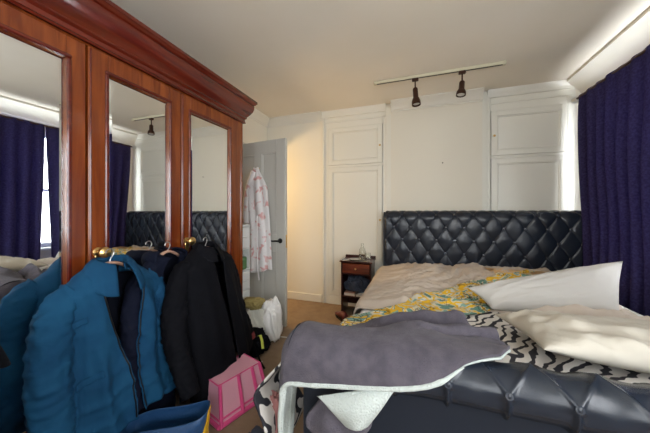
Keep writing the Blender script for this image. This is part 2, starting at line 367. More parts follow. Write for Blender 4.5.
# door leaf, open into the room (hinge near the left wall)
D0 = atY(285.2, 212, 2.46); D0.z = 0; D1 = Vector((XL+0.03, 2.555, 0)); dd = (D1-D0); DL = dd.length; ddn = dd.normalized(); dn = Vector((ddn.y, -ddn.x, 0))
if dn.y > 0: dn = -dn            # towards the camera
DM = Matrix(((ddn.x, dn.x, 0, D0.x), (ddn.y, dn.y, 0, D0.y), (0, 0, 1, 0), (0, 0, 0, 1)))
dm = MB()                         # local: x along leaf from free edge, y towards camera, z up
st = 0.115
dm.box((0, -0.04, 0.01), (st, 0, 2.0), 0.003, DM); dm.box((DL-st, -0.04, 0.01), (DL, 0, 2.0), 0.003, DM)
for z0, z1 in ((0.01, 0.22), (0.80, 0.98), (1.86, 2.0)): dm.box((st, -0.04, z0), (DL-st, 0, z1), 0.002, DM)
dm.box((DL/2-0.05, -0.04, 0.2), (DL/2+0.05, 0, 1.87), 0.002, DM)
dm.box((st-0.01, -0.028, 0.2), (DL-st+0.01, -0.012, 1.88), 0, DM)
for x0, x1 in ((st, DL/2-0.05), (DL/2+0.05, DL-st)):
    for z0, z1 in ((0.22, 0.80), (0.98, 1.86)):
        for a in ((x0, z0, x1, z0+0.014), (x0, z1-0.014, x1, z1), (x0, z0, x0+0.014, z1), (x1-0.014, z0, x1, z1)):
            dm.box((a[0], -0.02, a[1]), (a[2], -0.003, a[3]), 0.003, DM)
door = struct(dm.build('door_1', M['door'], smooth=False))
hm = MB(); hz = 0.915
hm.lathe([(0.0, 0), (0.027, 0), (0.027, 0.006), (0.020, 0.010), (0.010, 0.012), (0.010, 0.045), (0, 0.046)], DM @ Vector((0.062, 0, hz)), DM.to_3x3() @ Vector((0, 1, 0)))
hm.tube([DM @ Vector(p) for p in ((0.062, 0.042, hz), (0.09, 0.045, hz), (0.13, 0.042, hz-0.004), (0.165, 0.038, hz-0.002))], [0.009, 0.009, 0.008, 0.007], 10)
hm.build('door_handle', M['black_metal'], door)
lk = MB().box((-0.004, -0.03, 0.84), (0.001, -0.01, 0.98), 0.001, DM); lk.build('latch_plate', M['brass'], door, smooth=False)

# ================================================================== FITTED CUPBOARDS
def cupboard(x0, x1, dx0, dx1, knob_left, label):
    yf = YB-0.02
    t = thing('fitted_cupboard', ((x0+x1)/2, yf, 0), label, 'cupboard')
    fr = MB(); fr.box((x0, yf, 0), (dx0, yf+0.34, ZC-0.075), 0.003); fr.box((dx1, yf, 0), (x1, yf+0.34, ZC-0.075), 0.003)
    fr.box((dx0, yf, 0), (dx1, yf+0.34, 0.12)); fr.box((dx0, yf, 1.805), (dx1, yf+0.34, 1.835)); fr.box((dx0, yf, 2.325), (dx1, yf+0.34, ZC-0.075))
    fr.box((x0, yf+0.36, 0), (x1, yf+0.38, ZC))
    fr.box((x0, yf-0.012, 0), (x0+0.03, yf, ZC-0.075), 0.004); fr.build('face_frame', M['cupboard'], t, smooth=False)
    tr = MB(); tr.prism([Vector((x0, yf, ZC)), Vector((x0, yf-0.045, ZC)), Vector((x0, yf-0.040, ZC-0.02)), Vector((x0, yf-0.018, ZC-0.05)), Vector((x0, yf-0.014, ZC-0.075)), Vector((x0, yf, ZC-0.08)), Vector((x0, yf+0.1, ZC-0.08)), Vector((x0, yf+0.1, ZC))], (x1-x0, 0, 0))
    tr.box((x0, yf-0.01, 2.40), (x1, yf, 2.415), 0.003); tr.build('cornice', M['cupboard'], t, angle=25)
    for z0, z1, kz in ((1.838, 2.322, 2.05), (0.124, 1.802, 1.12)):
        g = 0.004; d = MB(); a0, a1 = dx0+g, dx1-g; y0 = yf-0.006; s = 0.055
        d.box((a0, y0, z0), (a0+s, y0+0.022, z1), 0.002); d.box((a1-s, y0, z0), (a1, y0+0.022, z1), 0.002)
        d.box((a0+s, y0, z0), (a1-s, y0+0.022, z0+s), 0.002); d.box((a0+s, y0, z1-s), (a1-s, y0+0.022, z1), 0.002)
        d.box((a0+s-0.005, y0+0.010, z0+s-0.005), (a1-s+0.005, y0+0.016, z1-s+0.005))
        for b in ((a0+s, z0+s, a1-s, z0+s+0.014), (a0+s, z1-s-0.014, a1-s, z1-s), (a0+s, z0+s, a0+s+0.014, z1-s), (a1-s-0.014, z0+s, a1-s, z1-s)):
            d.box((b[0], y0+0.002, b[1]), (b[2], y0+0.014, b[3]), 0.004)
        do = d.build('door', M['cupboard'], t, smooth=False)
        kx = a0+0.026 if knob_left else a1-0.026
        MB().lathe([(0, 0), (0.006, 0), (0.006, 0.012), (0.012, 0.018), (0.013, 0.024), (0.008, 0.03), (0, 0.031)], (kx, y0, kz), (0, -1, 0), 14).build('knob', M['brass'], do)
cupboard(-1.18, -0.34, -1.10, -0.385, False, 'tall off-white built-in cupboard with two panelled doors, behind the dark bedside table')
cupboard(0.75, 1.53, 0.785, 1.465, True, 'off-white built-in cupboard with two panelled doors, beside the indigo curtain')
nl = MB().lathe([(0, 0), (0.003, 0), (0.003, 0.012), (0.007, 0.014), (0.006, 0.018), (0, 0.019)], atY(442.5, 163, YB-0.045), (0, -1, 0), 10)
tag(nl.build('wall_hook', M['black_metal']), 'small dark screw in the bare cream wall above the headboard', 'hook')

# ================================================================== TRACK LIGHT
tl = thing('track_light', (0.175, 2.70, ZC), 'cream ceiling track holding two dark bronze spotlights', 'ceiling light')
r = MB(); r.box((-0.39, 2.685, ZC-0.028), (0.745, 2.715, ZC), 0.004); r.box((-0.40, 2.68, ZC-0.032), (-0.375, 2.72, ZC), 0.003); r.box((0.73, 2.68, ZC-0.032), (0.755, 2.72, ZC), 0.003)
tr_ = r.build('rail', M['track'], tl, smooth=False)
MB().box((-0.37, 2.694, ZC-0.031), (0.73, 2.706, ZC-0.027)).build('contact_strip', M['black_metal'], tl, smooth=False)
for x, tilt, drop in ((0.0, 0.06, 0.30), (0.41, -0.10, 0.262)):
    h = MB(); h.box((x-0.03, 2.683, ZC-0.055), (x+0.03, 2.717, ZC-0.028), 0.004); h.tube([(x, 2.70, ZC-0.05), (x, 2.70, ZC-0.145)], 0.007); h.lathe([(0, 0), (0.012, 0.0), (0.014, 0.015), (0.012, 0.03), (0, 0.03)], (x, 2.70, ZC-0.15))
    ho_ = h.build('spotlight_arm', M['bronze'], tl)
    ax = Vector((tilt, -0.10, -1)); L_ = drop-0.13
    s = MB(); s.lathe([(0, 0), (0.020, 0), (0.024, 0.01), (0.025, L_*0.55), (0.034, L_*0.66), (0.041, L_*0.80), (0.042, L_), (0.038, L_), (0.036, L_*0.85), (0, L_*0.84)], (x, 2.70, ZC-0.125), ax, 24); s.build('spotlight_head', M['bronze'], ho_)
    e = Vector((x, 2.70, ZC-0.125))+ax.normalized()*(L_*0.87); MB().lathe([(0, 0), (0.034, 0), (0.03, 0.012), (0, 0.018)], e, ax, 20).build('bulb', M['chrome'], ho_)

# ================================================================== CURTAINS
rod = thing('curtain_rod', (1.50, 2.1, 2.33), 'dark curtain rod with a round finial, running above the indigo curtains', 'curtain rod')
MB().tube([(1.50, 0.85, 2.33), (1.50, 3.235, 2.33)], 0.011, 12).build('pole', M['bronze'], rod)
MB().lathe([(0, 0), (0.012, 0), (0.014, 0.01), (0.027, 0.022), (0.032, 0.038), (0.026, 0.055), (0, 0.064)], (1.50, 3.225, 2.33), (0, 1, 0)).build('finial', M['chrome'], rod)
for y in (0.95, 3.16): MB().box((1.49, y-0.008, 2.315), (XR, y+0.008, 2.345), 0.003).build('bracket', M['bronze'], rod, smooth=False)
def curtain(yt0, yt1, yb0, yb1, seed, label, amp=0.022, nf=9):
    def fn(s, t):
        z = lerp(2.345, 0.04, t); y0 = lerp(yt0, yb0, t**1.2); y1 = lerp(yt1, yb1, t**1.2); y = lerp(y0, y1, s)
        ph = s*nf*2*PI+1.5*nz(s*4, t*1.2, seed); a = amp*(0.45+0.9*min(1, t*3))
        if t < 0.03: a *= 0.5
        x = 1.50+a*math.sin(ph)+0.012*nz(s*9, t*3, seed+4)+0.02*nz(s*2, t*2.5, seed)
        return Vector((x, y+0.25*a*math.cos(ph*1.0+0.4), z))
    o = MB().grid(150, 70, fn).build('curtain', M['curtain'], thick=0.003)
    tag(o, label, 'curtain', 'indigo window curtains')
curtain(2.022, 3.20, 2.10, 3.05, 1, 'indigo curtain with soft pleats hanging beside the headboard')
curtain(0.9, 2.018, 0.95, 1.94, 8, 'indigo curtain parted from its neighbour, seen only in the left wardrobe mirror')

# ================================================================== WARDROBE
WX = -1.50
wd = thing('wardrobe', (-1.77, 1.15, 0), 'tall glossy mahogany wardrobe with three mirrored doors and a heavy cornice', 'wardrobe')
c = MB(); c.box((XL+0.03, 0.22, 0.0), (WX-0.028, 2.035, 0.10), 0.004); c.box((XL+0.03, 0.22, 0.1), (WX-0.028, 0.25, 2.06)); c.box((XL+0.03, 2.005, 0.1), (WX-0.0, 2.035, 2.06), 0.004)
c.box((XL+0.03, 0.22, 0.1), (XL+0.045, 2.035, 2.06)); c.box((XL+0.03, 0.22, 2.03), (WX-0.005, 2.035, 2.07)); c.box((XL+0.03, 0.22, 0.1), (WX-0.028, 2.035, 0.13))
c.box((XL+0.03, 0.80, 0.12), (WX-0.03, 0.82, 2.04)); c.box((WX-0.03, 1.968, 0.1), (WX, 2.006, 2.04), 0.005); c.box((WX-0.03, 0.22, 0.1), (WX, 0.262, 2.04), 0.005)
c.build('carcass', M['mahogany'], wd, smooth=False)
PROF = [(0.0, 2.035), (0.014, 2.035), (0.020, 2.042), (0.014, 2.050), (0.012, 2.072), (0.020, 2.076), (0.026, 2.084), (0.024, 2.092), (0.030, 2.10), (0.044, 2.118), (0.062, 2.145), (0.072, 2.175), (0.074, 2.20), (0.070, 2.212), (0.080, 2.216), (0.086, 2.226), (0.094, 2.232), (0.094, 2.252), (0.0, 2.252)]
cm = MB(); path = [((WX, 0.20), (1, -0.0)), ((WX, 2.035), (1, 1)), ((XL+0.02, 2.035), (0, 1))]
n = len(PROF); vs = []
for (px, py), (ox, oy) in path:
    for a, z in PROF: vs.append((px+ox*a, py+oy*a, z))
fs = []
for i in range(2):
    for k in range(n): fs.append((i*n+k, i*n+(k+1) % n, (i+1)*n+(k+1) % n, (i+1)*n+k))
fs += [tuple(range(n)), tuple(2*n+k for k in range(n))][:2]
cm.add(vs, fs); cm.box((XL+0.02, 0.2, 2.225), (WX, 2.035, 2.245)); cm.build('cornice', M['mahogany_h'], wd, angle=28)
def wdoor(y0, y1, m0, m1, hinge_right, ang, knob):
    hy = y1 if hinge_right else y0
    R = Matrix.Translation((WX, hy, 0)) @ Matrix.Rotation(math.radians(ang), 4, 'Z') @ Matrix.Translation((-WX, -hy, 0))
    z0, z1, mz0, mz1 = 0.115, 2.028, 0.30, 1.925; t0 = WX-0.026; t1 = WX
    d = MB(); g = 0.0025; y0 += g; y1 -= g
    d.box((t0, y0, z0), (t1, m0, z1), 0.004, R); d.box((t0, m1, z0), (t1, y1, z1), 0.004, R)
    d.box((t0, m0, z0), (t1, m1, mz0), 0.003, R); d.box((t0, m0, mz1), (t1, m1, z1), 0.003, R)
    do = d.build('door', M['mahogany'], wd, smooth=False)
    md = MB()                                     # raised moulding round the glass
    for a in ((m0-0.018, mz0-0.018, m1+0.018, mz0), (m0-0.018, mz1, m1+0.018, mz1+0.018), (m0-0.018, mz0, m0, mz1), (m1, mz0, m1+0.018, mz1)):
        md.box((t1-0.004, a[0], a[1]), (t1+0.008, a[2], a[3]), 0.0045, R)
    md.box((t1-0.004, y0+0.004, z0+0.03), (t1+0.005, y0+0.012, z1-0.01), 0.003, R)
    md.build('moulding', M['mahogany_h'], do, smooth=False)
    mm = MB(); bw = 0.022; xm = t1-0.010; xe = t1-0.0135
    o_ = [(m0, mz0), (m1, mz0), (m1, mz1), (m0, mz1)]; i_ = [(m0+bw, mz0+bw), (m1-bw, mz0+bw), (m1-bw, mz1-bw), (m0+bw, mz1-bw)]
    vs = [R @ Vector((xe, a, b)) for a, b in o_]+[R @ Vector((xm, a, b)) for a, b in i_]+[R @ Vector((xe-0.004, a, b)) for a, b in o_]
    mm.add(vs, [(4, 5, 6, 7), (0, 1, 5, 4), (1, 2, 6, 5), (2, 3, 7, 6), (3, 0, 4, 7), (8, 11, 10, 9), (0, 8, 9, 1), (1, 9, 10, 2), (2, 10, 11, 3), (3, 11, 8, 0)])
    mm.build('mirror', M['mirror'], do, smooth=False)
    if knob is not None:
        kb = MB(); p = R @ Vector((t1, knob, 1.02)); ax = (R.to_3x3() @ Vector((1, 0, 0)))
        kb.lathe([(0, 0), (0.024, 0), (0.024, 0.004), (0.012, 0.008), (0.009, 0.02), (0.012, 0.03), (0.024, 0.036), (0.029, 0.046), (0.027, 0.056), (0.016, 0.064), (0, 0.066)], p, ax, 24)
        kb.box((-0.004, -0.016, -0.075), (0.002, 0.016, 0.02), 0.004, Matrix.Translation(p+Vector((0.004, 0, 0)))); kb.build('knob', M['brass'], do)
wdoor(0.265, 0.822, 0.35, 0.745, False, 0.0, 0.305)
wdoor(0.824, 1.362, 0.915, 1.270, True, 0.7, 0.866)
wdoor(1.364, 1.967, 1.440, 1.842, False, -1.2, 1.405)

# ================================================================== BED
BX0, BX1 = -0.35, 1.535
bed = thing('sleigh_bed', (0.6, 2.1, 0), 'large blue-black leather sleigh bed with a buttoned headboard and rolled footboard', 'bed')
def tuft(a, b):
    da, db = abs(math.sin(PI*a)), abs(math.sin(PI*b))
    return 0.72+0.28*da*db-0.22*math.exp(-(da/0.11)**2)-0.22*math.exp(-(db/0.11)**2)-0.28*math.exp(-(da*da+db*db)/0.22)+0.12*math.sqrt(da*db)-0.12
def arc_table(pts):
    L = [0.0]
    for i in range(1, len(pts)): L.append(L[-1]+math.hypot(pts[i][0]-pts[i-1][0], pts[i][1]-pts[i-1][1]))
    return L
def on_path(pts, L, d):
    d = clamp(d, 0, L[-1]-1e-6)
    for i in range(1, len(L)):
        if d <= L[i]:
            k = (d-L[i-1])/(L[i]-L[i-1]); p = (lerp(pts[i-1][0], pts[i][0], k), lerp(pts[i-1][1], pts[i][1], k))
            tx, ty = pts[i][0]-pts[i-1][0], pts[i][1]-pts[i-1][1]; l = math.hypot(tx, ty); return p, (tx/l, ty/l)
# headboard profile (y, z): up the front then rolled back
hp = [(3.13, 0.20), (3.13, 0.60), (3.125, 0.85)]
for k in range(0, 21):
    a = PI-(PI*1.15)*k/20; hp.append((3.200+0.078*math.cos(a), 1.132+0.088*math.sin(a)))
hp.insert(3, (3.123, 1.0)); HLt = arc_table(hp)
SX, SYT = 0.181, 0.28
def q_of_z(z): return z-0.20
ROW0 = 1.05                                   # height of one button row
XB0 = atY(394, 226, 3.13).x
def head_fn(s, t):
    x = lerp(BX0, BX1, s); d = t*HLt[-1]; (y, z), (tx, tz) = on_path(hp, HLt, d)
    a = (x-XB0)/SX; b = (d-q_of_z(ROW0))/SYT
    edge = min(1, (x-BX0)/0.03, (BX1-x)/0.03); edge = clamp(edge)
    h = 0.021*max(0, tuft(a+b, a-b))*edge*sstep(0.16, 0.3, d)*(1-sstep(HLt[-1]-0.12, HLt[-1]-0.02, d))
    h += 0.003*nz(x*14, d*14)
    nrm = (-tz, tx); h -= 0.018*(1-math.sqrt(max(0, 1-(1-edge)**2)))
    return Vector((x, y+nrm[0]*h, z+nrm[1]*h))
hb = MB().grid(460, 210, head_fn).build('headboard', M['leather'], bed, angle=180)
cap = MB()
for x0, x1 in ((BX0-0.004, BX0+0.012), (BX1-0.012, BX1+0.004)):
    cap.prism([Vector((x0, y-0.004, z)) for y, z in hp]+[Vector((x0, 3.27, 1.0)), Vector((x0, 3.25, 0.0)), Vector((x0, 3.13, 0.0))], (x1-x0, 0, 0))
cap.box((BX0, 3.20, 0.05), (BX1, 3.25, 1.10)); cap.build('headboard_back', M['leather_flat'], bed, angle=30)
BTN = [(0, 0), (0.011, 0), (0.0125, 0.004), (0.009, 0.009), (0, 0.0105)]
proto = None
def add_button(parent, p, ax, r=1.15):
    MBb = MB().lathe([(a*r, b*r) for a, b in BTN], p, ax, 12); return MBb.build('button', M['button'], parent)
bproto = add_button(hb, (bed.location.x, bed.location.y, 0), (0, -1, 0)); first = True
for j in (-3, -2, -1, 0, 1, ):
    d = q_of_z(ROW0)+j*SYT/2; (y, z), tt = on_path(hp, HLt, d)
    for i in range(-2, 13):
        x = XB0+SX*(i+(0.5 if j % 2 else 0))
        if not (BX0+0.03 < x < BX1-0.03): continue
        loc = Vector((x, y-0.009, z))-Vector((bed.location.x, bed.location.y, 0))
        if first: bproto.location = loc; first = False; o = bproto
        else: o = copy_at(bproto, hb, loc)
        o.rotation_euler = (math.atan2(tt[0], tt[1])*-1, 0, 0)
# footboard: flat panel with a padded roll towards the camera
FC = (0.99, 0.650); FR = 0.090; FX0, FX1 = -0.46, 1.44
fp = [(1.075, 0.40), (1.075, 0.60)]
for k in range(0, 37):
    a = math.radians(5+(262-5)*k/36); fp.append((FC[0]+FR*math.cos(a), FC[1]+FR*math.sin(a)))
fp.append((1.02, 0.54)); FL = arc_table(fp); q0 = FL[2]
FS = 0.165; FXB = atY(509, 400, FC[0]-FR*0.85).x; QB = q0+FR*math.radians(163-5)
def foot_fn(s, t):
    x = lerp(FX0, FX1, s); d = t*FL[-1]; (y, z), (tx, tz) = on_path(fp, FL, d)
    a = (x-FXB)/FS; b = (d-QB)/0.25
    if d < QB: h = 0.018*max(0, tuft(a+b, a-b))
    else:
        w_ = sstep(0, 0.03, d-QB); h = 0.018*lerp(max(0, tuft(a+b, a-b)), 1-0.75*math.exp(-(math.sin(PI*a)/0.14)**2), w_)
    h *= sstep(0.05, 0.16, d)*(0.25+0.75*sstep(-0.15, 0.05, x))
    edge = clamp(min((x-FX0)/0.025, (FX1-x)/0.025)); h = h*edge-0.014*(1-math.sqrt(max(0, 1-(1-edge)**2)))
    h += 0.0015*nz(x*16, d*16)
    return Vector((x, y-tz*h, z+tx*h))
fb = MB().grid(420, 130, foot_fn).build('footboard', M['leather'], bed, angle=180)
fpn = MB(); fpn.box((FX0+0.008, 1.02, 0.06), (FX1-0.008, 1.075, 0.62), 0.008)
for x0, x1 in ((FX0-0.002, FX0+0.012), (FX1-0.012, FX1+0.002)):
    fpn.prism([Vector((x0+(0.012 if x0 < 0 else -0.012), FC[0]+(y-FC[0])*0.93, FC[1]+(z-FC[1])*0.93)) for y, z in fp[1:]], (x1-x0, 0, 0))
fpn.build('footboard_panel', M['leather_flat'], bed, angle=30)
(yb, zb), tt = on_path(fp, FL, QB); axb = Vector((0, -tt[1], tt[0]))
fbp = None
for i in range(-5, 8):
    x = FXB+FS*i
    if not FX0+0.03 < x < FX1-0.03: continue
    p = Vector((x, yb, zb))+axb*0.003
    if fbp is None: fbp = add_button(fb, p, axb, 1.0); px0 = x
    else: copy_at(fbp, fb, (x-px0, 0, 0))
sr = MB(); sr.box((FX0+0.03, 1.07, 0.10), (FX0+0.085, 3.16, 0.42), 0.02); sr.build('side_rail', M['leather_flat'], bed)
sr = MB(); sr.box((FX1-0.06, 1.07, 0.10), (FX1-0.005, 3.16, 0.42), 0.02); sr.build('side_rail', M['leather_flat'], bed)
for x in (FX0+0.03, FX1-0.09):
    for y in (1.03, 3.16): MB().lathe([(0, 0), (0.022, 0), (0.03, 0.10), (0, 0.10)], (x+0.03, y, 0), n=14).build('foot', M['dark_wood'], bed)
MB().box((FX0+0.08, 1.08, 0.24), (FX1-0.06, 3.15, 0.30)).build('slat_base', M['dark_wood'], bed, smooth=False)
# mattress
MX0, MX1, MY0, MY1 = -0.35, 1.40, 1.085, 3.085
mt = MB().box((MX0, MY0, 0.302), (MX1, MY1, 0.545), 0.03)
tag(mt.build('mattress', M['sheet']), 'thick white mattress inside the leather sleigh bed', 'mattress')
def sheet_fn(s, t):
    x = lerp(MX0-0.012, MX1+0.012, s); y = lerp(MY0+0.005, MY1-0.005, t)
    e = min(x-(MX0-0.012), MX1+0.012-x); z = 0.556-0.05*(1-clamp(e/0.035))**2
    return Vector((x, y, z+0.003*nz(x*5, y*5, 2)))
tag(MB().grid(90, 60, sheet_fn).build('bed_sheet', M['sheet'], thick=0.004), 'smooth white bed sheet bare near the curtain side of the bed', 'sheet')

# ---- height of each layer of bedding
def mask(x, y, x0, x1, y0, y1, e=0.07):
    return sstep(x0, x0+e, x)*(1-sstep(x1-e, x1, x))*sstep(y0, y0+e, y)*(1-sstep(y1-e, y1, y))
def H_zeb(x, y):
    return 0.566+mask(x, y, -0.9, 1.22, 1.02, 2.02, 0.05)*(0.048+0.018*sstep(1.5, 1.15, y)+0.018*wrinkle(x, y, 31, 5, 0.8)+0.012*nz(x*3, y*3, 4))
def H_duv(x, y):
    m = mask(x, y, -0.9, 1.25, 1.75, 3.12, 0.08)
    m *= 0.25+0.75*sstep(-0.38, 0.05, x)
    return 0.567+m*(0.052+0.040*wrinkle(x, y, 11, 3.6, 0.5)+0.026*wrinkle(x, y, 13, 7.5, 0.9)+0.010*wrinkle(x, y, 15, 15, 0.3)+0.03*nz(x*2, y*2, 1)+0.03*math.exp(-((x-0.45)**2/0.25+(y-2.75)**2/0.05)))
def H_yel(x, y): return max(H_zeb(x, y), H_duv(x, y))+0.012+0.010*max(0, wrinkle(x, y, 51, 6, -0.3))
def fold_x(s, edge, r=0.04, slope=0.0):
    """flattened coordinate -> (x, dz) for cloth hanging over the left side; slope = outward flare"""
    if s >= edge: return s, 0.0
    d = edge-s; q = r*PI/2
    if d < q: a = d/r; return edge-r*math.sin(a), -r*(1-math.cos(a))
    return edge-r-(d-q)*slope, -r-(d-q)*math.sqrt(max(0.05, 1-slope*slope))
def polyline(pts, t):
    L = [0]
    for i in range(1, len(pts)): L.append(L[-1]+math.dist(pts[i], pts[i-1]))
    d = clamp(t)*L[-1]
    for i in range(1, len(L)):
        if d <= L[i]+1e-9:
            k = (d-L[i-1])/max(1e-9, L[i]-L[i-1]); return [lerp(a, b, k) for a, b in zip(pts[i-1], pts[i])]
    return list(pts[-1])
def smooth_line(pts, n=3):
    for _ in range(n):
        q = [pts[0]]
        for a, b in zip(pts, pts[1:]): q += [tuple(lerp(x, y, .25) for x, y in zip(a, b)), tuple(lerp(x, y, .75) for x, y in zip(a, b))]
        pts = q+[pts[-1]]
    return pts
def coons(bot, top, left, right):
    bot, top, left, right = map(smooth_line, (bot, top, left, right))
    def f(s, t):
        B, T, L, R = polyline(bot, s), polyline(top, s), polyline(left, t), polyline(right, t)
        return [(1-t)*B[i]+t*T[i]+(1-s)*L[i]+s*R[i]-((1-s)*(1-t)*bot[0][i]+s*(1-t)*bot[-1][i]+(1-s)*t*top[0][i]+s*t*top[-1][i]) for i in range(2)]
    return f
# zebra throw, hanging over the left side
cz = coons([(-0.95, 1.11), (-0.4, 1.115), (0.4, 1.115), (1.2, 1.12)], [(-0.92, 1.24), (-0.45, 1.20), (-0.2, 1.25), (0.2, 1.62), (0.6, 1.95), (1.2, 1.95)], [(-0.95, 1.11), (-0.98, 1.18), (-0.92, 1.24)], [(1.2, 1.12), (1.2, 1.95)])
def zeb_fn(s, t):
    x, y = cz(s, t); X, dz = fold_x(x, -0.44, 0.05, 0.0); dd_ = max(0.0, -0.44-x-0.05); X -= 0.050*(1-math.exp(-dd_/0.10)); dz += 0.05*(1-math.exp(-dd_/0.08))
    z = H_zeb(x, y)+dz; k = clamp(-dz/0.2)
    lump = (0.07*nz(y*6, x*7, 77)+0.045*math.sin(x*24+3*nz(y*4, x*2))+0.05*wrinkle(x, y, 71, 5, 1.2))*k*0.8
    return Vector((X-lump-0.03*k, y-0.17*k*(1-t)-0.03*k, max(0.02, z+0.4*lump)))
zb_ = MB().grid(180, 80, zeb_fn).build('zebra_throw', M['zebra'], thick=0.010)
tag(zb_, 'black and white zebra print throw spilling over the left side of the bed', 'throw')
# beige duvet
cd = coons([(-0.72, 1.78), (0.2, 1.72), (1.2, 1.80)], [(-0.72, 3.08), (0.4, 3.09), (1.22, 3.08)], [(-0.72, 1.78), (-0.74, 2.4), (-0.72, 3.08)], [(1.2, 1.80), (1.22, 3.08)])
def duv_fn(s, t):
    x, y = cd(s, t); X, dz = fold_x(x, -0.345, 0.04, 0.03); k = clamp(-dz/0.1)
    return Vector((X-0.02*wrinkle(y, x, 91, 5)*k, y, max(0.38, H_duv(x, y)+dz)))
tag(MB().grid(170, 150, duv_fn).build('beige_duvet', M['duvet'], thick=0.012), 'crumpled beige duvet spread over the head end of the bed', 'duvet')
# yellow printed throw
def pz(u, v, z=0.67): p = atZ(u, v, z); return (p.x, p.y)
cyl = coons([pz(338, 326), pz(375, 322), pz(420, 316), pz(455, 312), pz(480, 306), pz(505, 300), pz(560, 285)], [pz(352, 309), pz(385, 303), pz(420, 291), pz(450, 284), pz(500, 277), pz(535, 272)],
            [pz(338, 326), pz(341, 318), pz(352, 309)], [pz(560, 285), pz(550, 276), pz(535, 272)])
def yel_fn(s, t):
    x, y = cyl(s, t); X, dz = fold_x(x, -0.38, 0.04, 0.1); return Vector((X, y, H_yel(x, y)+dz))
tag(MB().grid(150, 50, yel_fn).build('yellow_throw', M['yellow_print'], thick=0.006), 'yellow and green patterned throw laid diagonally across the bed', 'throw')

# pillows
def pillow(cs, T, mt_, label, seed, wr=0.012, name='pillow', pinch=0.05, zmin=None):
    A, B, C_, D_ = [Vector(c) for c in cs]         # near-left, near-right, far-right, far-left
    nrm = ((B-A).cross(D_-A)+(C_-B).cross(C_-D_)).normalized()
    if nrm.z < 0: nrm = -nrm
    ctr = (A+B+C_+D_)/4
    def pt(s, t, sg):
        p = A*(1-s)*(1-t)+B*s*(1-t)+C_*s*t+D_*(1-s)*t
        a, b = 2*s-1, 2*t-1
        p = p+(ctr-p)*pinch*(math.cos(a*PI/2)*abs(b)**2+math.cos(b*PI/2)*abs(a)**2)*1.4
        th = ((1-abs(a)**2.8)*(1-abs(b)**2.8))**0.5
        w_ = wr*(wrinkle(s*1.1, t*0.8, seed+(0 if sg > 0 else 3), 4.5, 0.6)+0.5*wrinkle(s*1.1, t*0.8, seed+6, 10, -0.5))*min(1, th*2)
        q = p+nrm*(sg*T*0.5*th+(w_ if sg > 0 else 0))
        if zmin is not None and q.z < zmin(q.x, q.y): q.z = zmin(q.x, q.y)
        return q
    n_ = 56; m_ = 40; mb = MB(); idx = {}; vs = []
    for sg in (1, -1):
        for j in range(m_):
            for i in range(n_):
                bd = i in (0, n_-1) or j in (0, m_-1)
                if sg < 0 and bd: idx[(sg, i, j)] = idx[(1, i, j)]; continue
                idx[(sg, i, j)] = len(vs); vs.append(pt(0.5-0.5*math.cos(PI*i/(n_-1)), 0.5-0.5*math.cos(PI*j/(m_-1)), sg))
    fs = []
    for sg in (1, -1):
        for j in range(m_-1):
            for i in range(n_-1):
                q = [idx[(sg, i, j)], idx[(sg, i+1, j)], idx[(sg, i+1, j+1)], idx[(sg, i, j+1)]]; fs.append(tuple(q if sg > 0 else q[::-1]))
    mb.add(vs, fs); o = mb.build(name, mt_, angle=180); return tag(o, label, 'pillow')
pillow([atZ(492, 309, 0.655), atZ(619, 315, 0.645), atZ(623, 261, 0.89), atZ(468, 288, 0.745)], 0.15, M['pillow'], 'large smooth ivory pillow propped up with one corner raised towards the curtain', 3, 0.012, pinch=0.03, zmin=lambda x, y: 0.615)
pillow([(0.42, 1.10, 0.745), (1.16, 1.16, 0.685), (1.22, 1.66, 0.68), (0.38, 1.54, 0.70)], 0.14, M['pillow_cream'], 'rumpled cream pillow lying just behind the rolled footboard', 17, 0.030, zmin=lambda x, y: 0.612)
pillow([(0.62, 2.42, 0.67), (1.25, 2.42, 0.67), (1.25, 2.86, 0.69), (0.62, 2.86, 0.69)], 0.13, M['pillow_tan'], 'tan pillow lying flat behind the propped ivory pillow', 23, 0.02, zmin=lambda x, y: H_duv(x, y)+0.013)

# ---- grey fleece blanket over the footboard
GR = FR+0.016
def gpath(q):
    """q<0 onto the bed, q>0 round the roll and down its front; returns (y, z)"""
    if q >= 0:
        a = q/GR
        if a < PI/2: return FC[0]-GR*math.sin(a), FC[1]+GR*math.cos(a)
        return FC[0]-GR+0.0*(q-GR*PI/2), FC[1]-(q-GR*PI/2)
    y = FC[0]-q; return y, None
def gz_bed(x, y):
    base = H_zeb(x, max(y, 1.14))+0.018
    if x > 0 : pass
    top = FC[1]+GR; k = sstep(1.02, 1.17, y)
    return lerp(top, max(base, H_yel(x, y)+0.01 if y > 1.35 else base)+0.026, k)
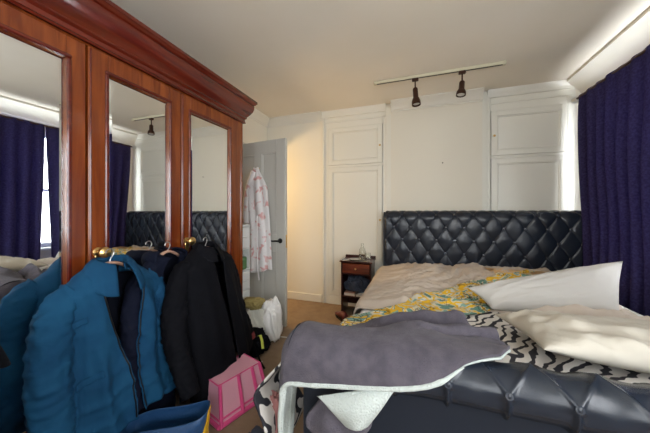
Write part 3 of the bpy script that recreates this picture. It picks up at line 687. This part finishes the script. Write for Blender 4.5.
# (x, q) outline
cg = coons([(-1.00, 0.13), (-0.54, 0.25), (-0.41, 0.225), (-0.235, 0.195), (-0.08, 0.175), (0.02, 0.15), (0.09, 0.115), (0.16, 0.06), (0.26, 0.01)],
           [(-0.98, -0.05), (-0.50, -0.06), (-0.40, -0.10), (-0.30, -0.22), (-0.08, -0.40), (0.06, -0.42), (0.16, -0.40)],
           [(-1.00, 0.11), (-1.02, 0.03), (-0.98, -0.05)], [(0.26, 0.01), (0.33, -0.09), (0.27, -0.27), (0.16, -0.40)])
def grey_pt(s, t, inner):
    x, q = cg(s, t); X, dz = fold_x(x, -0.43, 0.055, 0.10)
    y, z = gpath(q)
    if z is None: z = gz_bed(x, y)
    z -= 0.010*(1-sstep(-0.25, 0.05, x))*(1 if q < 0.05 else 0.9)
    k = clamp(-dz/0.06)
    inb = sstep(0.02, -0.12, q)
    wv = 0.030*wrinkle(x, q, 5, 4.0, 0.15)*inb*sstep(-0.35, -0.05, x)+0.008*wrinkle(x, q, 6, 4.0, 0.15)*inb+0.005*nz(x*6, q*6, 2)
    wv += 0.060*math.exp(-((q+0.30+0.25*(x-0.0))/0.03)**2)*inb*sstep(-0.3, 0.05, x)+0.060*math.exp(-((q+0.14+0.15*x)/0.05)**2)*sstep(-0.25, 0.1, x)+0.02*math.exp(-((q+0.42+0.1*x)/0.03)**2)*sstep(-0.1, 0.1, x)
    wv -= (0.045*math.exp(-((q+0.235+0.22*x+0.02*math.sin(x*14))/0.014)**2)*sstep(-0.36, -0.2, x)+0.04*math.exp(-((q+0.375+0.15*x)/0.014)**2)*sstep(-0.2, 0.0, x)+0.03*math.exp(-((q+0.09+0.25*x)/0.012)**2)*sstep(0.0, 0.12, x))
    z += dz
    if k > 0: X -= 0.010*math.sin(q*26)*k+0.015*k*nz(q*6, x*5, 3); y += 0.05*k*(-dz)*2.0*(1 if q > 0 else 0.5)
    p = Vector((X, y, z+max(-0.024 if q < -0.06 else -0.004, wv)*(1-k)))
    if q > 0 and k < 1: p.y -= 0.008*max(0, nz(x*7, q*4, 8))*(1-k)
    return p
def grey_fn(s, t): return grey_pt(s, t, False)
gb = MB().grid(190, 110, grey_fn).build('fleece_blanket', M['fleece'], thick=0.008, angle=180)
tag(gb, 'thick grey fleece blanket with pale sherpa lining, draped over the footboard', 'blanket')
def sherpa_fn(s, t):
    t2 = t*0.10-0.022; tt_ = max(0.0, t2); p = grey_pt(s, tt_, True); p2 = grey_pt(s, tt_+0.02, True)
    d = (p-p2); d = d.normalized() if d.length > 1e-6 else Vector((0, 0, -1)); 
    if t2 < 0: p = p+d*(-t2*0.9)
    du = grey_pt(min(1, s+0.01), tt_, True)-grey_pt(max(0, s-0.01), tt_, True); nn = du.cross(d); nn = nn.normalized() if nn.length > 1e-9 else Vector((0, 0, 1))
    return p+nn*0.0
def lin_fn(s, t):
    tt_ = t; p = grey_pt(s, tt_, True); e = 0.01
    du = grey_pt(min(1, s+e), tt_, True)-grey_pt(max(0, s-e), tt_, True); dv = grey_pt(s, min(1, tt_+e), True)-grey_pt(s, max(0, tt_-e), True)
    nn = du.cross(dv); nn = nn.normalized() if nn.length > 1e-9 else Vector((0, 0, 1))
    return p-nn*0.011
ln = MB().grid(150, 40, lambda s, t: lin_fn(s, t*0.97)).build('sherpa_lining', M['sherpa'], gb, thick=0.006, angle=180)
# piped pale hem edge
hem = [grey_pt(0.90*i/120, 0.0, True)+Vector((0, -0.003, -0.004)) for i in range(121)]
MB().tube(hem, [(0.011+0.002*nz(i*0.3, 1))*min(1, 0.25+(120-i)/12) for i in range(121)], 8, flat=0.9).build('sherpa_edge', M['sherpa'], gb)
# folded corner hanging in front of the footboard
def flap_fn(s, t):
    u = lerp(lerp(318, 398, s), lerp(347, 366, s), t**0.9); v = lerp(lerp(396, 388, s), lerp(424, 424, s)+4*math.sin(PI*s), t)
    Y = 0.90-0.02*math.sin(t*PI)-0.025*math.sin(s*PI)*(0.4+t); return atY(u, v, Y)
MB().grid(40, 30, flap_fn).build('turned_up_corner', M['sherpa'], gb, thick=0.010)
def flap2(s, t):
    v = lerp(394, 440-16*abs(2*s-1)**2.2, t); u = lerp(lerp(322, 362, s), lerp(309, 369, s), math.sin(min(1, t*1.4)*PI/2))+2*math.sin(t*6+s*4)
    Y = 0.925-0.03*math.sin(s*PI)*t+0.006*math.sin(s*14); return atY(u, v, Y)
MB().grid(40, 40, flap2).build('hanging_corner', M['fleece'], gb, thick=0.016)
# ================================================================== BEDSIDE TABLE
NX0, NX1, NY0, NY1, NT = -0.835, -0.475, 3.00, 3.28, 0.645
nt_ = thing('bedside_table', ((NX0+NX1)/2, (NY0+NY1)/2, 0), 'small dark mahogany bedside table with one drawer and an open shelf', 'bedside table')
b = MB(); b.box((NX0, NY0+0.01, 0.0), (NX0+0.018, NY1, NT-0.018), 0.002); b.box((NX1-0.018, NY0+0.01, 0.0), (NX1, NY1, NT-0.018), 0.002)
b.box((NX0+0.018, NY1-0.012, 0.06), (NX1-0.018, NY1, NT-0.018)); b.box((NX0+0.018, NY0+0.01, 0.485), (NX1-0.018, NY1-0.012, 0.497)); b.box((NX0+0.018, NY0+0.012, 0.21), (NX1-0.018, NY1-0.012, 0.228), 0.003)
b.build('carcass', M['dark_wood'], nt_, smooth=False)
MB().box((NX0-0.015, NY0-0.01, NT-0.018), (NX1+0.015, NY1+0.005, NT), 0.005).build('table_top', M['dark_wood'], nt_, smooth=False)
MB().box((NX0-0.012, NY1-0.01, NT), (NX1+0.012, NY1+0.003, NT+0.03), 0.004).build('gallery', M['dark_wood'], nt_, smooth=False)
dr = MB().box((NX0+0.021, NY0, 0.502), (NX1-0.021, NY0+0.2, 0.615), 0.005).build('drawer', M['drawer_wood'], nt_, smooth=False)
MB().lathe([(0, 0), (0.005, 0), (0.005, 0.01), (0.012, 0.016), (0.010, 0.024), (0, 0.026)], ((NX0+NX1)/2, NY0, 0.56), (0, -1, 0), 14).build('knob', M['brass'], dr)
# things on it
def lathe_glass(prof, c, name, label, cat='glass'):
    inner = [(max(0, r-0.0025), h) for r, h in prof[::-1]]; inner = [(r, max(h, prof[0][1]+0.006)) for r, h in inner]
    return tag(MB().lathe(prof+inner, c, n=28).build(name, M['glass_clear'], angle=30), label, cat)
lathe_glass([(0.0, 0), (0.038, 0), (0.040, 0.01), (0.040, 0.10), (0.032, 0.13), (0.016, 0.155), (0.014, 0.19), (0.019, 0.195)], (-0.60, 3.12, NT+0.001), 'glass_carafe', 'clear glass carafe standing on the bedside table', 'carafe')
lathe_glass([(0.0, 0), (0.028, 0), (0.030, 0.004), (0.034, 0.09)], (-0.53, 3.09, NT+0.001), 'drinking_glass', 'small clear drinking glass beside the carafe', 'glass')
tag(MB().lathe([(0, 0), (0.05, 0), (0.07, 0.006), (0.072, 0.009), (0.05, 0.006), (0, 0.004)], (-0.69, 3.10, NT+0.001), n=28).build('saucer', M['chrome']), 'small shiny dish left of the glass carafe', 'dish')
def slab(lo, hi, mt_, name, label, cat, rz=0, group=None):
    c_ = Vector(((lo[0]+hi[0])/2, (lo[1]+hi[1])/2, 0)); R = Matrix.Translation(c_) @ Matrix.Rotation(rz, 4, 'Z') @ Matrix.Translation(-c_)
    t = thing(name, (c_.x, c_.y, lo[2]), label, cat, group)
    MB().box((lo[0], lo[1], lo[2]), (hi[0], hi[1], lo[2]+0.003), 0.001, R).add([], []).box((lo[0], lo[1], hi[2]-0.003), (hi[0], hi[1], hi[2]), 0.001, R).box((lo[0], lo[1], lo[2]), (lo[0]+0.004, hi[1], hi[2]), 0.001, R).build('cover', mt_, t, smooth=False)
    MB().box((lo[0]+0.004, lo[1]+0.004, lo[2]+0.003), (hi[0]-0.004, hi[1]-0.004, hi[2]-0.003), 0, R).build('pages', M['paper'], t, smooth=False)
slab((-0.80, 3.02, 0.229), (-0.67, 3.20, 0.265), M['paper_pink'], 'book', 'pinkish book lying at the left of the bedside table shelf', 'book')
slab((-0.655, 3.02, 0.229), (-0.51, 3.20, 0.250), M['paper'], 'book', 'thin pale book lying at the right of the bedside table shelf', 'book')
slab((-0.64, 3.03, 0.251), (-0.52, 3.17, 0.278), M['paper_blue'], 'book', 'pale blue book on top of the thin pale book', 'book', 0.2)
def blob(c, r, mt_, name, label, cat, seed, wr=0.25, f=2.2, sub=44, parent=None, zfloor=None):
    rx, ry, rz = r; c = Vector(c)
    def fn(s, t):
        th = 2*PI*s; ph = PI*(0.001+0.998*t); d = Vector((math.cos(th)*math.sin(ph), math.sin(th)*math.sin(ph), math.cos(ph)))
        k = 1+wr*(wrinkle(d.x*f*0.3+d.z*0.3, d.y*f*0.3+d.z*0.2, seed, 4.0, 0.7)-0.35)+0.5*wr*nz(d.x*1.5+seed, d.y*1.5, d.z*1.5)
        sgn = lambda a: math.copysign(abs(a)**0.8, a)
        p = c+Vector((sgn(d.x)*rx, sgn(d.y)*ry, sgn(d.z)*rz))*k
        zf = zfloor if zfloor is not None else c.z-rz
        if p.z < zf: p.z = zf
        return p
    o = MB().grid(sub*2, sub, fn, closed=True).build(name, mt_, parent, angle=180)
    return tag(o, label, cat) if parent is None else o
blob((-0.66, 3.12, 0.345), (0.13, 0.095, 0.085), M['navy_light'], 'folded_clothes', 'bundle of dark blue clothes stuffed on the bedside table shelf', 'clothes', 4, 0.5, zfloor=0.281)
def shoe(c, rz, mt_, label, L=0.26):
    t = thing('shoe', (c[0], c[1], c[2]), label, 'shoe'); R = Matrix.Translation(c) @ Matrix.Rotation(rz, 4, 'Z')
    def fn(s, t_):
        a = 2*PI*s; x = (t_-0.5)*L; w_ = 0.042*(1-0.22*math.exp(-((t_-0.42)/0.16)**2))*math.sqrt(max(0.0, 1-abs(2*t_-1)**5)); h = lerp(0.085, 0.04, sstep(0.30, 0.8, t_))*math.sqrt(max(0.0, 1-abs(2*t_-1)**7))
        return R @ Vector((x, w_*math.cos(a), 0.014+max(0, (0.5+0.5*math.sin(a)))*h))
    MB().grid(24, 30, fn, closed=True).build('upper', mt_, t, angle=180)
    def sf(s, t_):
        a = 2*PI*s; r_ = math.cos(a); w_ = 0.045*math.sin(a); x = r_*L*0.51; return R @ Vector((x, w_*(1-0.15*math.exp(-((r_+0.1)/0.3)**2)), t_*0.016))
    m_ = MB().grid(32, 2, sf, closed=True); m_.f += [tuple(range(32))[::-1], tuple(range(32, 64))]; m_.build('sole', M['black_metal'], t)
shoe(Vector((-0.80, 2.90, 0.0)), 2.3, M['burgundy'], 'burgundy leather shoe on the carpet by the bedside table leg')
shoe(Vector((-0.65, 3.10, 0.0)), 1.45, M['black_cloth'], 'black shoe tucked under the bedside table shelf')

# ================================================================== BEHIND THE WARDROBE
dt = thing('drawer_tower', (-1.80, 2.21, 0), 'narrow white plastic drawer tower between the wardrobe and the open door', 'drawers')
X0, X1, Y0, Y1 = -1.97, -1.635, 2.10, 2.335
f_ = MB(); f_.box((X0, Y0, 0), (X1, Y0+0.012, 1.085), 0.003); f_.box((X0, Y1-0.012, 0), (X1, Y1, 1.085), 0.003); f_.box((X0, Y0, 0), (X0+0.01, Y1, 1.085)); f_.box((X0, Y0, 1.07), (X1+0.004, Y1, 1.09), 0.003)
for z in (0.02, 0.24, 0.42, 0.62, 0.84): f_.box((X0, Y0, z), (X1, Y1, z+0.012))
f_.build('frame', M['steel_white'], dt, smooth=False)
for z0, z1 in ((0.035, 0.235), (0.255, 0.415), (0.435, 0.615), (0.855, 1.065)):
    d = MB().box((X0+0.02, Y0+0.016, z0), (X1+0.008, Y1-0.016, z1), 0.006).build('drawer', M['steel_white'], dt, smooth=False)
    MB().box((X1+0.006, 2.17, (z0+z1)/2-0.008), (X1+0.022, 2.27, (z0+z1)/2+0.008), 0.004).build('handle', M['steel_white'], d, smooth=False)
tag(MB().box((X0+0.05, Y0+0.03, 0.633), (X1-0.01, Y1-0.03, 0.76), 0.01).build('storage_tub', M['green'], smooth=False), 'green tub on the open shelf of the white drawer tower', 'tub')
# dressing gown on the door
gx = DM @ Vector((0.385, 0.0, 0)); gt = thing('dressing_gown', (gx.x, gx.y, 0.7), 'white dressing gown with pink flower print hanging on the open door', 'dressing gown')
hk = MB(); p0 = DM @ Vector((0.345, 0.0, 1.70)); hk.tube([p0, DM @ Vector((0.345, 0.035, 1.69)), DM @ Vector((0.345, 0.045, 1.71))], 0.005, 8)
tag(hk.build('coat_hook', M['brass']), 'small hook on the open door holding the flowered gown', 'hook')
def gown_fn(s, t):
    w0 = lerp(0.03, 0.135, sstep(0, 0.25, t)); w0 = lerp(w0, 0.165, t); cx = lerp(0.345, 0.30, t)
    th = 2*PI*s; z = 1.70-1.12*t-(0.03*math.cos(th)*t)
    fo = 0.012*math.sin(th*7+nz(t*2, s*3)*2)*min(1, t*4)
    return DM @ Vector((cx+(w0+fo)*math.cos(th), 0.055+(0.040*min(1, t*5+0.2)+fo)*math.sin(th), z+0.012*nz(s*6, 1)))
MB().grid(90, 60, gown_fn, closed=True).build('robe_body', M['gown'], gt, thick=0.004)
def sleeve_tube(pts, rads, name, mt_, parent, seed=0, flat=0.75, n=24, m=40, wr=0.010, xf=None, open_end=True):
    pp = smooth_line([tuple(p) for p in pts]); rr = smooth_line([(r_, 0) for r_ in rads])
    P = [Vector(polyline(pp, i/(m-1))) for i in range(m)]; R_ = [polyline(rr, i/(m-1))[0] for i in range(m)]
    vs = []; fs = []
    for i in range(m):
        t = (P[min(i+1, m-1)]-P[max(i-1, 0)]).normalized(); side = t.cross(Vector((0, 1, 0))); side = side.normalized() if side.length > 1e-6 else Vector((1, 0, 0)); b_ = t.cross(side)
        for k in range(n):
            a = 2*PI*k/n; r_ = R_[i]+wr*(0.6*wrinkle(i/m*1.6, math.cos(a)*0.3+0.4*math.sin(a), seed, 4.5, 1.2)+0.5*wrinkle(i/m*1.6+0.1*math.cos(a), math.sin(a)*0.25, seed+4, 11, 1.35)-0.3)
            q = P[i]+side*math.cos(a)*r_+b_*math.sin(a)*r_*flat
            vs.append(xf @ q if xf is not None else q)
    for i in range(m-1):
        for k in range(n): fs.append((i*n+k, i*n+(k+1) % n, (i+1)*n+(k+1) % n, (i+1)*n+k))
    return MB().add(vs, fs).build(name, mt_, parent, thick=0.003, angle=180)
sleeve_tube([(0.36, 0.07, 1.66), (0.43, 0.075, 1.50), (0.455, 0.075, 1.30), (0.46, 0.07, 1.10)], [0.03, 0.045, 0.045, 0.04], 'sleeve', M['gown'], gt, 3, xf=DM)
MB().tube([DM @ Vector(p) for p in ((0.28, 0.11, 1.18), (0.275, 0.115, 0.9), (0.27, 0.11, 0.60), (0.262, 0.10, 0.50))], 0.012, 8, flat=0.3).build('belt', M['gown'], gt)

# laundry heap
blob((-1.50, 2.13, 0.18), (0.16, 0.13, 0.19), M['offwhite_cloth'], 'laundry_heap', 'off-white laundry heaped on the floor beside the wardrobe', 'laundry', 12, 0.45, zfloor=0.004)
blob((-1.30, 2.20, 0.18), (0.09, 0.09, 0.19), M['sheet'], 'white_towel', 'white towel slumped against the open door', 'towel', 15, 0.35, zfloor=0.004)
blob((-1.43, 2.08, 0.375), (0.095, 0.075, 0.045), M['olive'], 'knitted_hat', 'olive knitted hat on top of the off-white laundry', 'hat', 19, 0.35)
bgc = (-1.33, 1.93, 0.095)
bk = thing('black_bag', (-1.33, 1.93, 0), 'crumpled black bag with a lime strap on the carpet', 'bag')
blob((-1.36, 1.95, 0.09), (0.15, 0.12, 0.09), M['black_cloth'], 'bag_body', '', '', 22, 0.4, parent=bk, zfloor=0.004)
MB().tube([(-1.28, 1.93, 0.16), (-1.24, 1.92, 0.175), (-1.21, 1.90, 0.14), (-1.19, 1.88, 0.09)], [0.012]*4, 8, flat=0.35).build('strap', M['lime'], bk)
MB().tube([(-1.28, 1.86, 0.15), (-1.2, 1.80, 0.10), (-1.14, 1.78, 0.03), (-1.10, 1.76, 0.012)], [0.008]*4, 8).build('strap', M['black_cloth'], bk)
tag(MB().add([(-1.30, 1.74, 0.004), (-1.17, 1.76, 0.004), (-1.16, 1.83, 0.02), (-1.28, 1.82, 0.01)], [(0, 1, 2, 3)]).build('paper_slip', M['paper'], thick=0.001), 'white slip of paper on the carpet in front of the black bag', 'paper')
tag(MB().tube([atZ(262, 334, 0.004), atZ(275, 336, 0.004), atZ(292, 338, 0.004)], 0.006, 8, flat=0.6).build('white_cable', M['steel_white']), 'short white cable lying straight on the carpet by the door', 'cable')

# ================================================================== GARMENTS
def frame(origin, deg):
    """local x = viewer's right, y = out towards the viewer, z up; deg turns the width direction away from +Y"""
    a = math.radians(deg); xr = Vector((-math.sin(a), math.cos(a), 0)); out = Vector((math.cos(a), math.sin(a), 0))
    return Matrix(((xr.x, out.x, 0, origin[0]), (xr.y, out.y, 0, origin[1]), (xr.z, out.z, 1, origin[2]), (0, 0, 0, 1)))
def hanger(F, W, mt_, label, drop=0.10):
    o = F.translation; t = thing('coat_hanger', (o.x, o.y, o.z-drop-0.05), label, 'coat hanger')
    hk = [(0.0, 0, -drop), (0, 0, -0.045), (0.012, 0, -0.03), (0.020, 0, -0.012), (0.012, 0, 0.004), (-0.002, 0, 0.008), (-0.016, 0, 0.0), (-0.020, 0, -0.012)]
    MB().tube([F @ Vector(p) for p in smooth_line(hk, 2)], 0.0028, 8).build('hook', M['chrome'], t)
    arm = [(-W, 0.0, -drop-0.085), (-W*0.7, 0, -drop-0.055), (-0.04, 0, -drop-0.008), (0, 0, -drop), (0.04, 0, -drop-0.008), (W*0.7, 0, -drop-0.055), (W, 0, -drop-0.085)]
    MB().tube([F @ Vector(p) for p in smooth_line(arm, 2)], 0.014, 10, flat=0.55, up=(0, 0, 1)).build('arm', mt_, t); return t
def garment(F, name, label, cat, cloth, W=0.22, D=0.085, L=0.72, neck=0.12, seed=0, gap=0.5, gap_low=0.12, sleeve=0.60, srad=0.062, splay=0.07, collar=0.075, zipc=None, hem=None, cuff=None, lean=0.0, twist=0.0, flare=0.04, pockets=False, wr=0.02, hood=False, out=0.0, swr=0.020, cuffs=(-1, 1)):
    o = F.translation; t = thing(name, (o.x, o.y, o.z-L-0.1), label, cat)
    def surf(s, v, off=0.0):
        g = lerp(gap, gap_low, sstep(0.0, 0.75, v)); th = g+(2*PI-2*g)*s
        if v < 0.16:
            k = v/0.16; rx = lerp(0.065, W, k**0.8); ry = lerp(0.055, D, k**0.7); z = -neck-0.11*(k**1.25)
            if math.cos(th) > 0: z -= 0.03*math.cos(th)*(1-k)
        else:
            k = (v-0.16)/0.84; rx = W+flare*k; ry = D+0.03*k; z = -neck-0.11-(L-0.11)*k
        sn = math.sin(th); c_ = math.cos(th)
        x = rx*math.copysign(abs(sn)**0.85, sn); y = ry*math.copysign(abs(c_)**0.8, c_)
        kk = sstep(0.05, 0.5, v)
        fo = wr*(0.55*wrinkle(x*1.4+seed, v*L*0.55, seed, 5.0, PI/2)+0.35*wrinkle(x*1.2+seed, v*L, seed+2, 8.0, 0.5)-0.3)*(0.4+0.6*kk)+0.28*wr*math.sin(x*52+seed+2*nz(v*2, seed))*kk
        y += math.copysign(1, c_)*(fo+off)*min(1, abs(c_)*2.5); x += 0.3*fo*sn+off*sn*(1-min(1, abs(c_)*2.5))
        zz = z
        if hem is not None: zz = z+hem(x)*sstep(0.3, 1.0, v)
        x += lean*v; y += twist*x*v+out*v
        return F @ Vector((x, y, zz))
    body = MB().grid(130, 84, surf).build('body', cloth, t, thick=0.004, angle=180, offset=0)
    MB().grid(60, 40, lambda s, v: surf(0.02+0.96*s, 0.03+0.95*v, -0.009)).build('lining', M['lining'], body, angle=180)
    for sg in (-1, 1):
        a = W-0.030
        pts = [(sg*(a-0.035), 0, -neck-0.105), (sg*(a+0.020), 0.0, -neck-0.135), (sg*(a+0.05+splay*0.3), 0.012, -neck-0.26), (sg*(a+0.045+splay*0.7), 0.018, -neck-0.11-sleeve*0.55), (sg*(a+0.035+splay), 0.045+out*0.8, -neck-0.11-sleeve)]
        sl = sleeve_tube([(p[0]+lean*0.5*clamp(-(p[2]+neck)/L), p[1]+twist*p[0]*0.5, p[2]) for p in pts], [srad*0.85, srad*1.15, srad*1.12, srad*0.98, srad*0.80], 'sleeve', cloth, t, seed+sg*3, 0.85, 32, 90, swr, F)
        cp = Vector(pts[-1]); cp = Vector((cp.x+lean*0.5*clamp(-(cp.z+neck)/L), cp.y+twist*cp.x*0.5, cp.z))
        if cuff is not None and sg in cuffs:
            up_ = (Vector(pts[-2])-Vector(pts[-1])).normalized()
            sleeve_tube([tuple(cp+up_*0.045), tuple(cp+up_*0.02), tuple(cp)], [srad*0.88, srad*0.90, srad*0.88], 'cuff', cuff, sl, 1, 0.85, 24, 8, 0.002, F)
    if collar:
        def col(s, v):
            g = gap*0.9; th = g+(2*PI-2*g)*s; fr = sstep(0.1, 1.0, math.cos(th))
            if v < 0.35: k = v/0.35; rx = lerp(0.068, 0.064, k); ry = lerp(0.058, 0.052, k); z = -neck+0.028*k-0.03*max(0, math.cos(th))
            else:
                k = (v-0.35)/0.65; rx = 0.066+(collar*0.75+0.02*fr)*k; ry = 0.054+collar*0.55*k+0.02*fr*k; z = -neck+0.03-collar*(0.95+0.5*fr)*k*k-0.012*k-0.03*max(0, math.cos(th))
            return F @ Vector((rx*math.sin(th), ry*math.cos(th)+0.012, z+0.004*nz(s*7, v*3, seed)))
        MB().grid(60, 22, col).build('collar', cloth, t, thick=0.004, angle=180)
    if zipc is not None:
        for s in (0.004, 0.996):
            pth = [surf(s, 0.03+0.95*k/50, 0.004) for k in range(51)]; MB().tube(pth, 0.0035, 6).build('zip', zipc, body)
    if pockets:
        for s0, s1, v0, v1 in ((0.075, 0.17, 0.62, 0.64), (0.83, 0.925, 0.62, 0.64), (0.08, 0.16, 0.30, 0.315), (0.84, 0.92, 0.30, 0.315)):
            MB().grid(14, 5, lambda a, b_: surf(lerp(s0, s1, a), lerp(v0, v1+0.02, b_)+0.03*a*(1 if s0 < 0.5 else -1), 0.007)).build('pocket_flap', cloth, body, thick=0.003)
    if hood:
        def hf(s, v):
            th = PI*0.35+PI*1.3*s; r_ = 0.075+0.03*math.sin(PI*v); return F @ Vector((r_*1.2*math.sin(th), r_*math.cos(th)-0.01, -neck+0.01-0.14*v+0.03*math.sin(PI*v)+0.006*nz(s*6, v*4, seed)))
        MB().grid(40, 24, hf).build('hood', cloth, t, thick=0.008, angle=180)
    return t
# blue jacket on the middle door's knob
F1 = frame((-1.400, 0.862, 1.035), 5)
hanger(F1, 0.17, M['hanger_wood'], 'pale wooden hanger with metal hook inside the teal blue jacket', 0.06)
garment(F1, 'blue_jacket', 'teal blue denim jacket with open zip, hanging nearest the left mirror', 'jacket', M['denim'], W=0.222, D=0.080, L=0.76, neck=0.065, seed=2, gap=0.40, gap_low=0.07, sleeve=0.68, srad=0.060, splay=0.035, zipc=M['black_metal'], pockets=True, wr=0.046, swr=0.024, lean=0.07, cuff=M['denim'], collar=0.085)
# dark garment cut by the left edge of the picture
F3 = frame((-1.16, 0.300, 0.985), 84)
hanger(F3, 0.18, M['black_metal'], 'black hanger at the extreme left edge holding a dark coat', 0.075)
garment(F3, 'dark_coat', 'black coat at the extreme left edge beside the blue jackets', 'coat', M['black_cloth'], W=0.19, D=0.045, L=0.8, neck=0.085, seed=14, sleeve=0.66, srad=0.045, splay=0.06, gap=0.3, wr=0.02)
# black clothes on the right door's knob
F4 = frame((-1.355, 1.425, 1.040), 6)
hanger(F4, 0.18, M['hanger_wood'], 'wooden hanger inside the long black coat, hooked on the right knob', 0.06)
garment(F4, 'black_coat', 'black coat with dark red cuffs hanging on the right brass knob', 'coat', M['black_cloth'], W=0.235, D=0.085, L=0.86, neck=0.06, seed=21, gap=0.16, gap_low=0.03, sleeve=0.67, srad=0.060, splay=0.085, cuff=M['red_trim'], collar=0.055, wr=0.016, out=0.12, lean=0.05, hem=lambda x: 0.42*x, cuffs=(1,))
F5 = frame((-1.43, 1.20, 1.03), 6)
hanger(F5, 0.16, M['hanger_wood'], 'wooden hanger poking out of the navy hooded jacket', 0.05)
garment(F5, 'navy_jacket', 'long navy hooded jacket hanging behind the black coat', 'jacket', M['navy'], W=0.21, D=0.04, L=0.93, neck=0.055, seed=27, gap=0.3, gap_low=0.05, sleeve=0.66, srad=0.045, splay=0.03, collar=0.0, hood=True, wr=0.016)
# ================================================================== PINK CRATE AND BLUE BAG
pc = thing('storage_crate', (-1.115, 1.40, 0), 'upside-down pink plastic storage crate on the carpet below the black coat', 'crate')
cM = Matrix.Translation((-1.115, 1.40, 0.0)) @ Matrix.Rotation(math.radians(-18), 4, 'Z')
bx_, by_, tx_, ty_, ch = 0.145, 0.175, 0.090, 0.150, 0.215
def cr(x, y, z): return cM @ Vector((x, y, z))
def ring(k, z, x=0.0): a, b = lerp(bx_, tx_, z/ch)-k, lerp(by_, ty_, z/ch)-k; return [cr(-a, -b, z), cr(a, -b, z), cr(a, b, z), cr(-a, b, z)]
body = MB(); vs = ring(0, 0.012)+ring(0, ch)+ring(0.004, 0.012)+ring(0.004, ch-0.004)
body.add(vs, [(i, (i+1) % 4, 4+(i+1) % 4, 4+i) for i in range(4)]+[(4, 5, 6, 7)]+[(8+i, 8+(i+1) % 4, 12+(i+1) % 4, 12+i) for i in range(4)]+[(12, 13, 14, 15)]+[(i, (i+1) % 4, 8+(i+1) % 4, 8+i) for i in range(4)])
body.build('body', M['pink_soft'], pc, smooth=False)
rim = MB()
for z, rr in ((0.014, 0.014), (0.045, 0.006), (ch, 0.004)):
    q4 = ring(0, z)
    for i in range(4): rim.tube([q4[i], q4[(i+1) % 4]], rr, 8)
rim.build('rim', M['pink_deep'], pc)
for ky in (-0.94, -0.12, 0.55, 0.95):
    for sg in (-1, 1): MB().tube([cr(sg*(bx_+0.004), by_*ky, 0.012), cr(sg*(tx_+0.004), ty_*ky, ch)], 0.011, 8).build('rib', M['pink_deep'], pc)
bg = thing('tote_bag', (-1.12, 0.935, 0), 'large blue woven bag with yellow ends below the blue jacket', 'bag')
bM = Matrix.Translation((-1.12, 0.935, 0)) @ Matrix.Rotation(math.radians(28), 4, 'Z')
def bagl(s, t):
    th = 2*PI*s; k = 0.85+0.15*t; x = 0.19*math.copysign(abs(math.cos(th))**0.4, math.cos(th))*k; y = 0.10*math.copysign(abs(math.sin(th))**0.6, math.sin(th))*k*(1-0.3*t)
    z = 0.005+t*(0.235+0.03*math.cos(th)); return Vector((x+0.008*nz(s*8, t*4), y+0.012*nz(s*6, t*5, 3), z))
bgb = MB().grid(80, 30, lambda s, t: bM @ bagl(s, t), closed=True); bgb.f.append(tuple(range(80))[::-1]); bgb.build('bag_body', M['bag_blue'], bg, thick=0.002)
def yend(s0):
    def f(a, b_):
        p = bagl((s0+lerp(-0.20, 0.16, a)*(1-0.9*b_)) % 1.0, b_*0.99); return bM @ Vector((p.x*1.02, p.y*1.04, p.z))
    return f
for s0 in (0.0, 0.5): MB().grid(16, 20, yend(s0)).build('yellow_end', M['bag_yellow'], bg, thick=0.002)

blob((-0.575, 1.02, 0.27), (0.045, 0.05, 0.15), M['pink_towel'], 'pink_cloth', 'dusty pink cloth tucked between the zebra throw and the grey blanket', 'cloth', 41, 0.4, sub=30)
blob((-0.68, 1.08, 0.07), (0.11, 0.11, 0.07), M['navy_light'], 'dark_clothes', 'dark blue clothes on the carpet under the hanging zebra throw', 'clothes', 44, 0.4, sub=30, zfloor=0.004)
